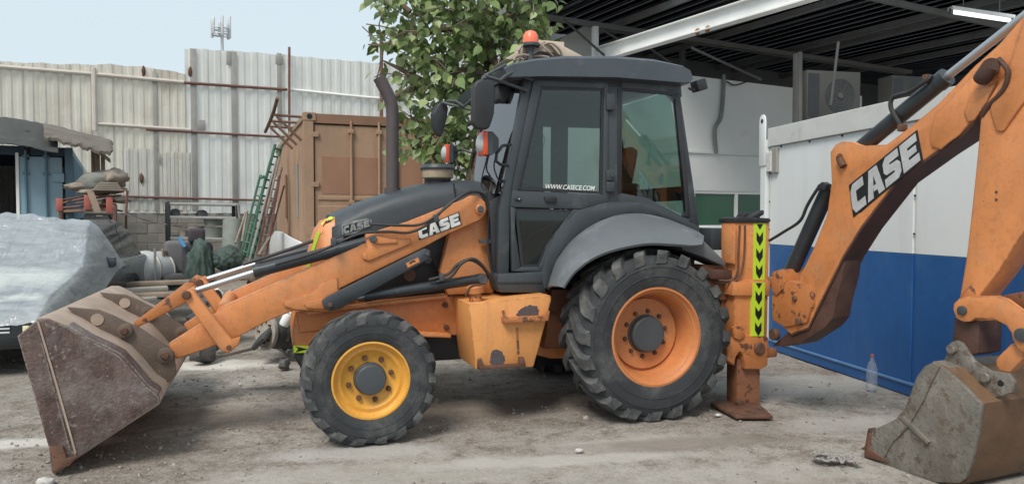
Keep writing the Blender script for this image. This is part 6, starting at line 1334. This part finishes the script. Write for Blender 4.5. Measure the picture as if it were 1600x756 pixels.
lug = [(-.155, 2.3), (-.01, 2.3), (-.01, 2.86), (-.025, 2.91), (-.06, 2.94), (-.105, 2.94), (-.14, 2.91), (-.155, 2.86)]
b.prism([Q0+QD*s_-QN*.075+UP*z_ for s_, z_ in lug], QN*.02, .004); lg = obj('lifting_lug', b, m_pw, cbn)
b = M(); b.lathe(Q0+QD*-.082-QN*.0755+UP*2.86, -QN, [(.028, 0), (.028, .003), (0, .003)], 16); obj('lug_hole', b, m_decal, lg)
qb('hinge', .0, .10, -.06, 0, 2.22, 2.46, m_rail); qb('hinge', .09, .2, -.04, 0, 2.2, 2.5, m_fgrey)
for k in range(11):
    b = M(); b.lathe(Q0+QD*(.25+.6*k)-QN*.001+UP*2.515, -QN, [(.014, 0), (.012, .008), (0, .01)], 10); obj('rivet', b, m_black, cbn)
for z_ in (1.5, 1.85, 2.2):
    for s_ in (.015, 2.54):
        b = M(); b.lathe(Q0+QD*s_-QN*.0+UP*z_, -QN, [(.012, 0), (.01, .008 if s_ > 1 else .02), (0, .01 if s_ > 1 else .022)], 8); obj('rivet', b, m_black, cbn)
for s_, z_, r_ in ((1.05, 1.85, .02), (3.4, 1.7, .025), (3.9, 1.75, .012)):
    b = M(); b.ball(Q0+QD*s_-QN*.001+UP*z_, QD*r_, QN*.003, UP*r_*1.4, 8, .4); obj('scuff', b, m_fgrey, cbn)
qb('cabin_roof', -.05, 7, .12, 2.4, 2.62, 2.70, m_rail); qb('end_panel', -.02, .03, .05, 2.4, 0, 2.62, m_pw); qb('back_panel', 0, 7, 2.35, 2.4, 0, 2.62, m_pw)
# air conditioner units on the cabin roof
m_ac = mat("dusty air conditioner", (.055, .055, .052), .7, 0, .1, 4, dust=.3, dustcol=(.06, .058, .05), bump=.03)
def ac(px0, px1, y0, D, label):
    p = Dp(px0, y0, D); q = Dp(px1, y0, D); wd = (q-p).length; h = .80; c = (p+q)/2; c.z = p.z-h
    t = thing('air_conditioner', label, 'air conditioner', c, 'air conditioner units behind the cabin'); X = Vector((.97, .22, 0)).normalized(); Yv = Vector((-X.y, X.x, 0)); b = M()
    b.box(c+UP*h/2+Yv*.18, X*wd/2, Yv*.17, UP*(h/2-.03), .015); obj('casing', b, m_ac, t)
    for s_ in (-.4, .4):
        b = M(); b.box(Vector((c.x, c.y, c.z/2))+X*wd*s_+Yv*.18, X*.03, Yv*.03, UP*c.z/2); obj('stand_leg', b, m_csteel, t)
    b = M(); cc = c+X*wd*.12+UP*h*.5+Yv*.008
    for rr in (.06, .11, .16, .21, .25): b.tube([cc+(X*cos(i*pi/12)+UP*sin(i*pi/12))*rr for i in range(25)], .005, 5, False)
    for k in range(6): th = k*pi/6; b.tube([cc-(X*cos(th)+UP*sin(th))*.25, cc+(X*cos(th)+UP*sin(th))*.25], .004, 5)
    obj('fan_grille', b, m_ac, t)
    b = M(); b.lathe(cc+Yv*.0005, -Yv, [(.26, 0), (.26, .002), (0, .002)], 28); obj('fan_recess', b, m_black, t)
    b = M(); b.lathe(cc-Yv*.004, -Yv, [(.045, 0), (.04, .012), (0, .014)], 14); obj('fan_hub', b, m_ac0, t)
    b = M(); b.box(c+UP*h*.5-X*wd*.37+Yv*.008, X*wd*.10, Yv*.004, UP*h*.4); obj('side_grille', b, m_black, t)
    for s_ in (-.35, .35):
        b = M(); b.box(c+X*wd*s_+Yv*.18+UP*.015, X*.03, Yv*.17, UP*.014); obj('foot', b, m_csteel, t)
ac(1256, 1352, 108, 11.2, 'dusty air conditioner unit with a round fan, left one above the cabin'); ac(1390, 1470, 116, 11.8, 'half hidden air conditioner unit behind the boom cylinder above the cabin')
pole('steel_post', 1250, 82, 190, 9.3, .03, m_ac0, 'thin grey post standing left of the air conditioner', 'post')
# ------------------------------------------------------------------ small things on the ground
bo = thing('water_bottle', 'empty clear plastic bottle standing against the blue cabin wall', 'bottle', Gd(1362, 610))
b = M(); c = Gd(1362, 610); h = (on(1362, 553, c, Vector((0, 1, 0)))-c).z; s_ = h/.33
b.lathe(c, UP, [(0, .004), (.04*s_, .004), (.044*s_, .012), (.044*s_, .09*s_), (.040*s_, .10*s_), (.044*s_, .11*s_), (.044*s_, .2*s_), (.03*s_, .25*s_), (.014*s_, .285*s_), (.014*s_, .31*s_)], 24); obj('bottle_body', b, glass("clear bottle plastic", (.97, .98, .98), f0=1.12, haze=.16), bo)
b = M(); b.lathe(c+UP*.308*s_, UP, [(.017*s_, 0), (.017*s_, .02*s_), (0, .021*s_)], 16); obj('bottle_cap', b, m_redp, bo)
b = M(); random.seed(3); c = Gd(1303, 719, .012)
for k in range(11):
    pts = []; o = random.random()*9
    for i in range(14):
        t = i/13; pts.append(c+Vector(((t-.5)*.25+.06*noise.noise(Vector((t*7, o, 0))), .13*noise.noise(Vector((t*6, o, 4)))-(t-.3)*.03, .012+.075*abs(noise.noise(Vector((t*6, o, 8))))*(1.2-t))))
    b.tube(spline(pts, 3), .0075, 6)
solo('rope_clump', b, mat("grey frayed rope", (.30, .28, .26), .9, 0, .35, 60, wear=.4, wearcol=(.08, .075, .07), wscale=40, bump=.15), 'small frayed grey rope clump lying on the ground near the digging bucket', 'rope')
m_st = mat("pale stone", (.50, .48, .45), .85, 0, .15, 9, bump=.08)
for x, y, r, lb in ((70, 752, .055, 'pale flat stone on the ground below the front bucket tip'), (1122, 648, .03, 'small pale stone beside the stabiliser foot'), (905, 703, .03, 'pale pebble on the ground in front of the rear wheel'), (375, 600, .02, 'little pale stone on the dirt right of the bucket')):
    b = M(); b.ball(Gd(x, y, r*.2), Vector((r, 0, 0)), Vector((0, r*.8, 0)), UP*r*.5, 8, .35, 2); solo('stone', b, m_st, lb, 'stone')
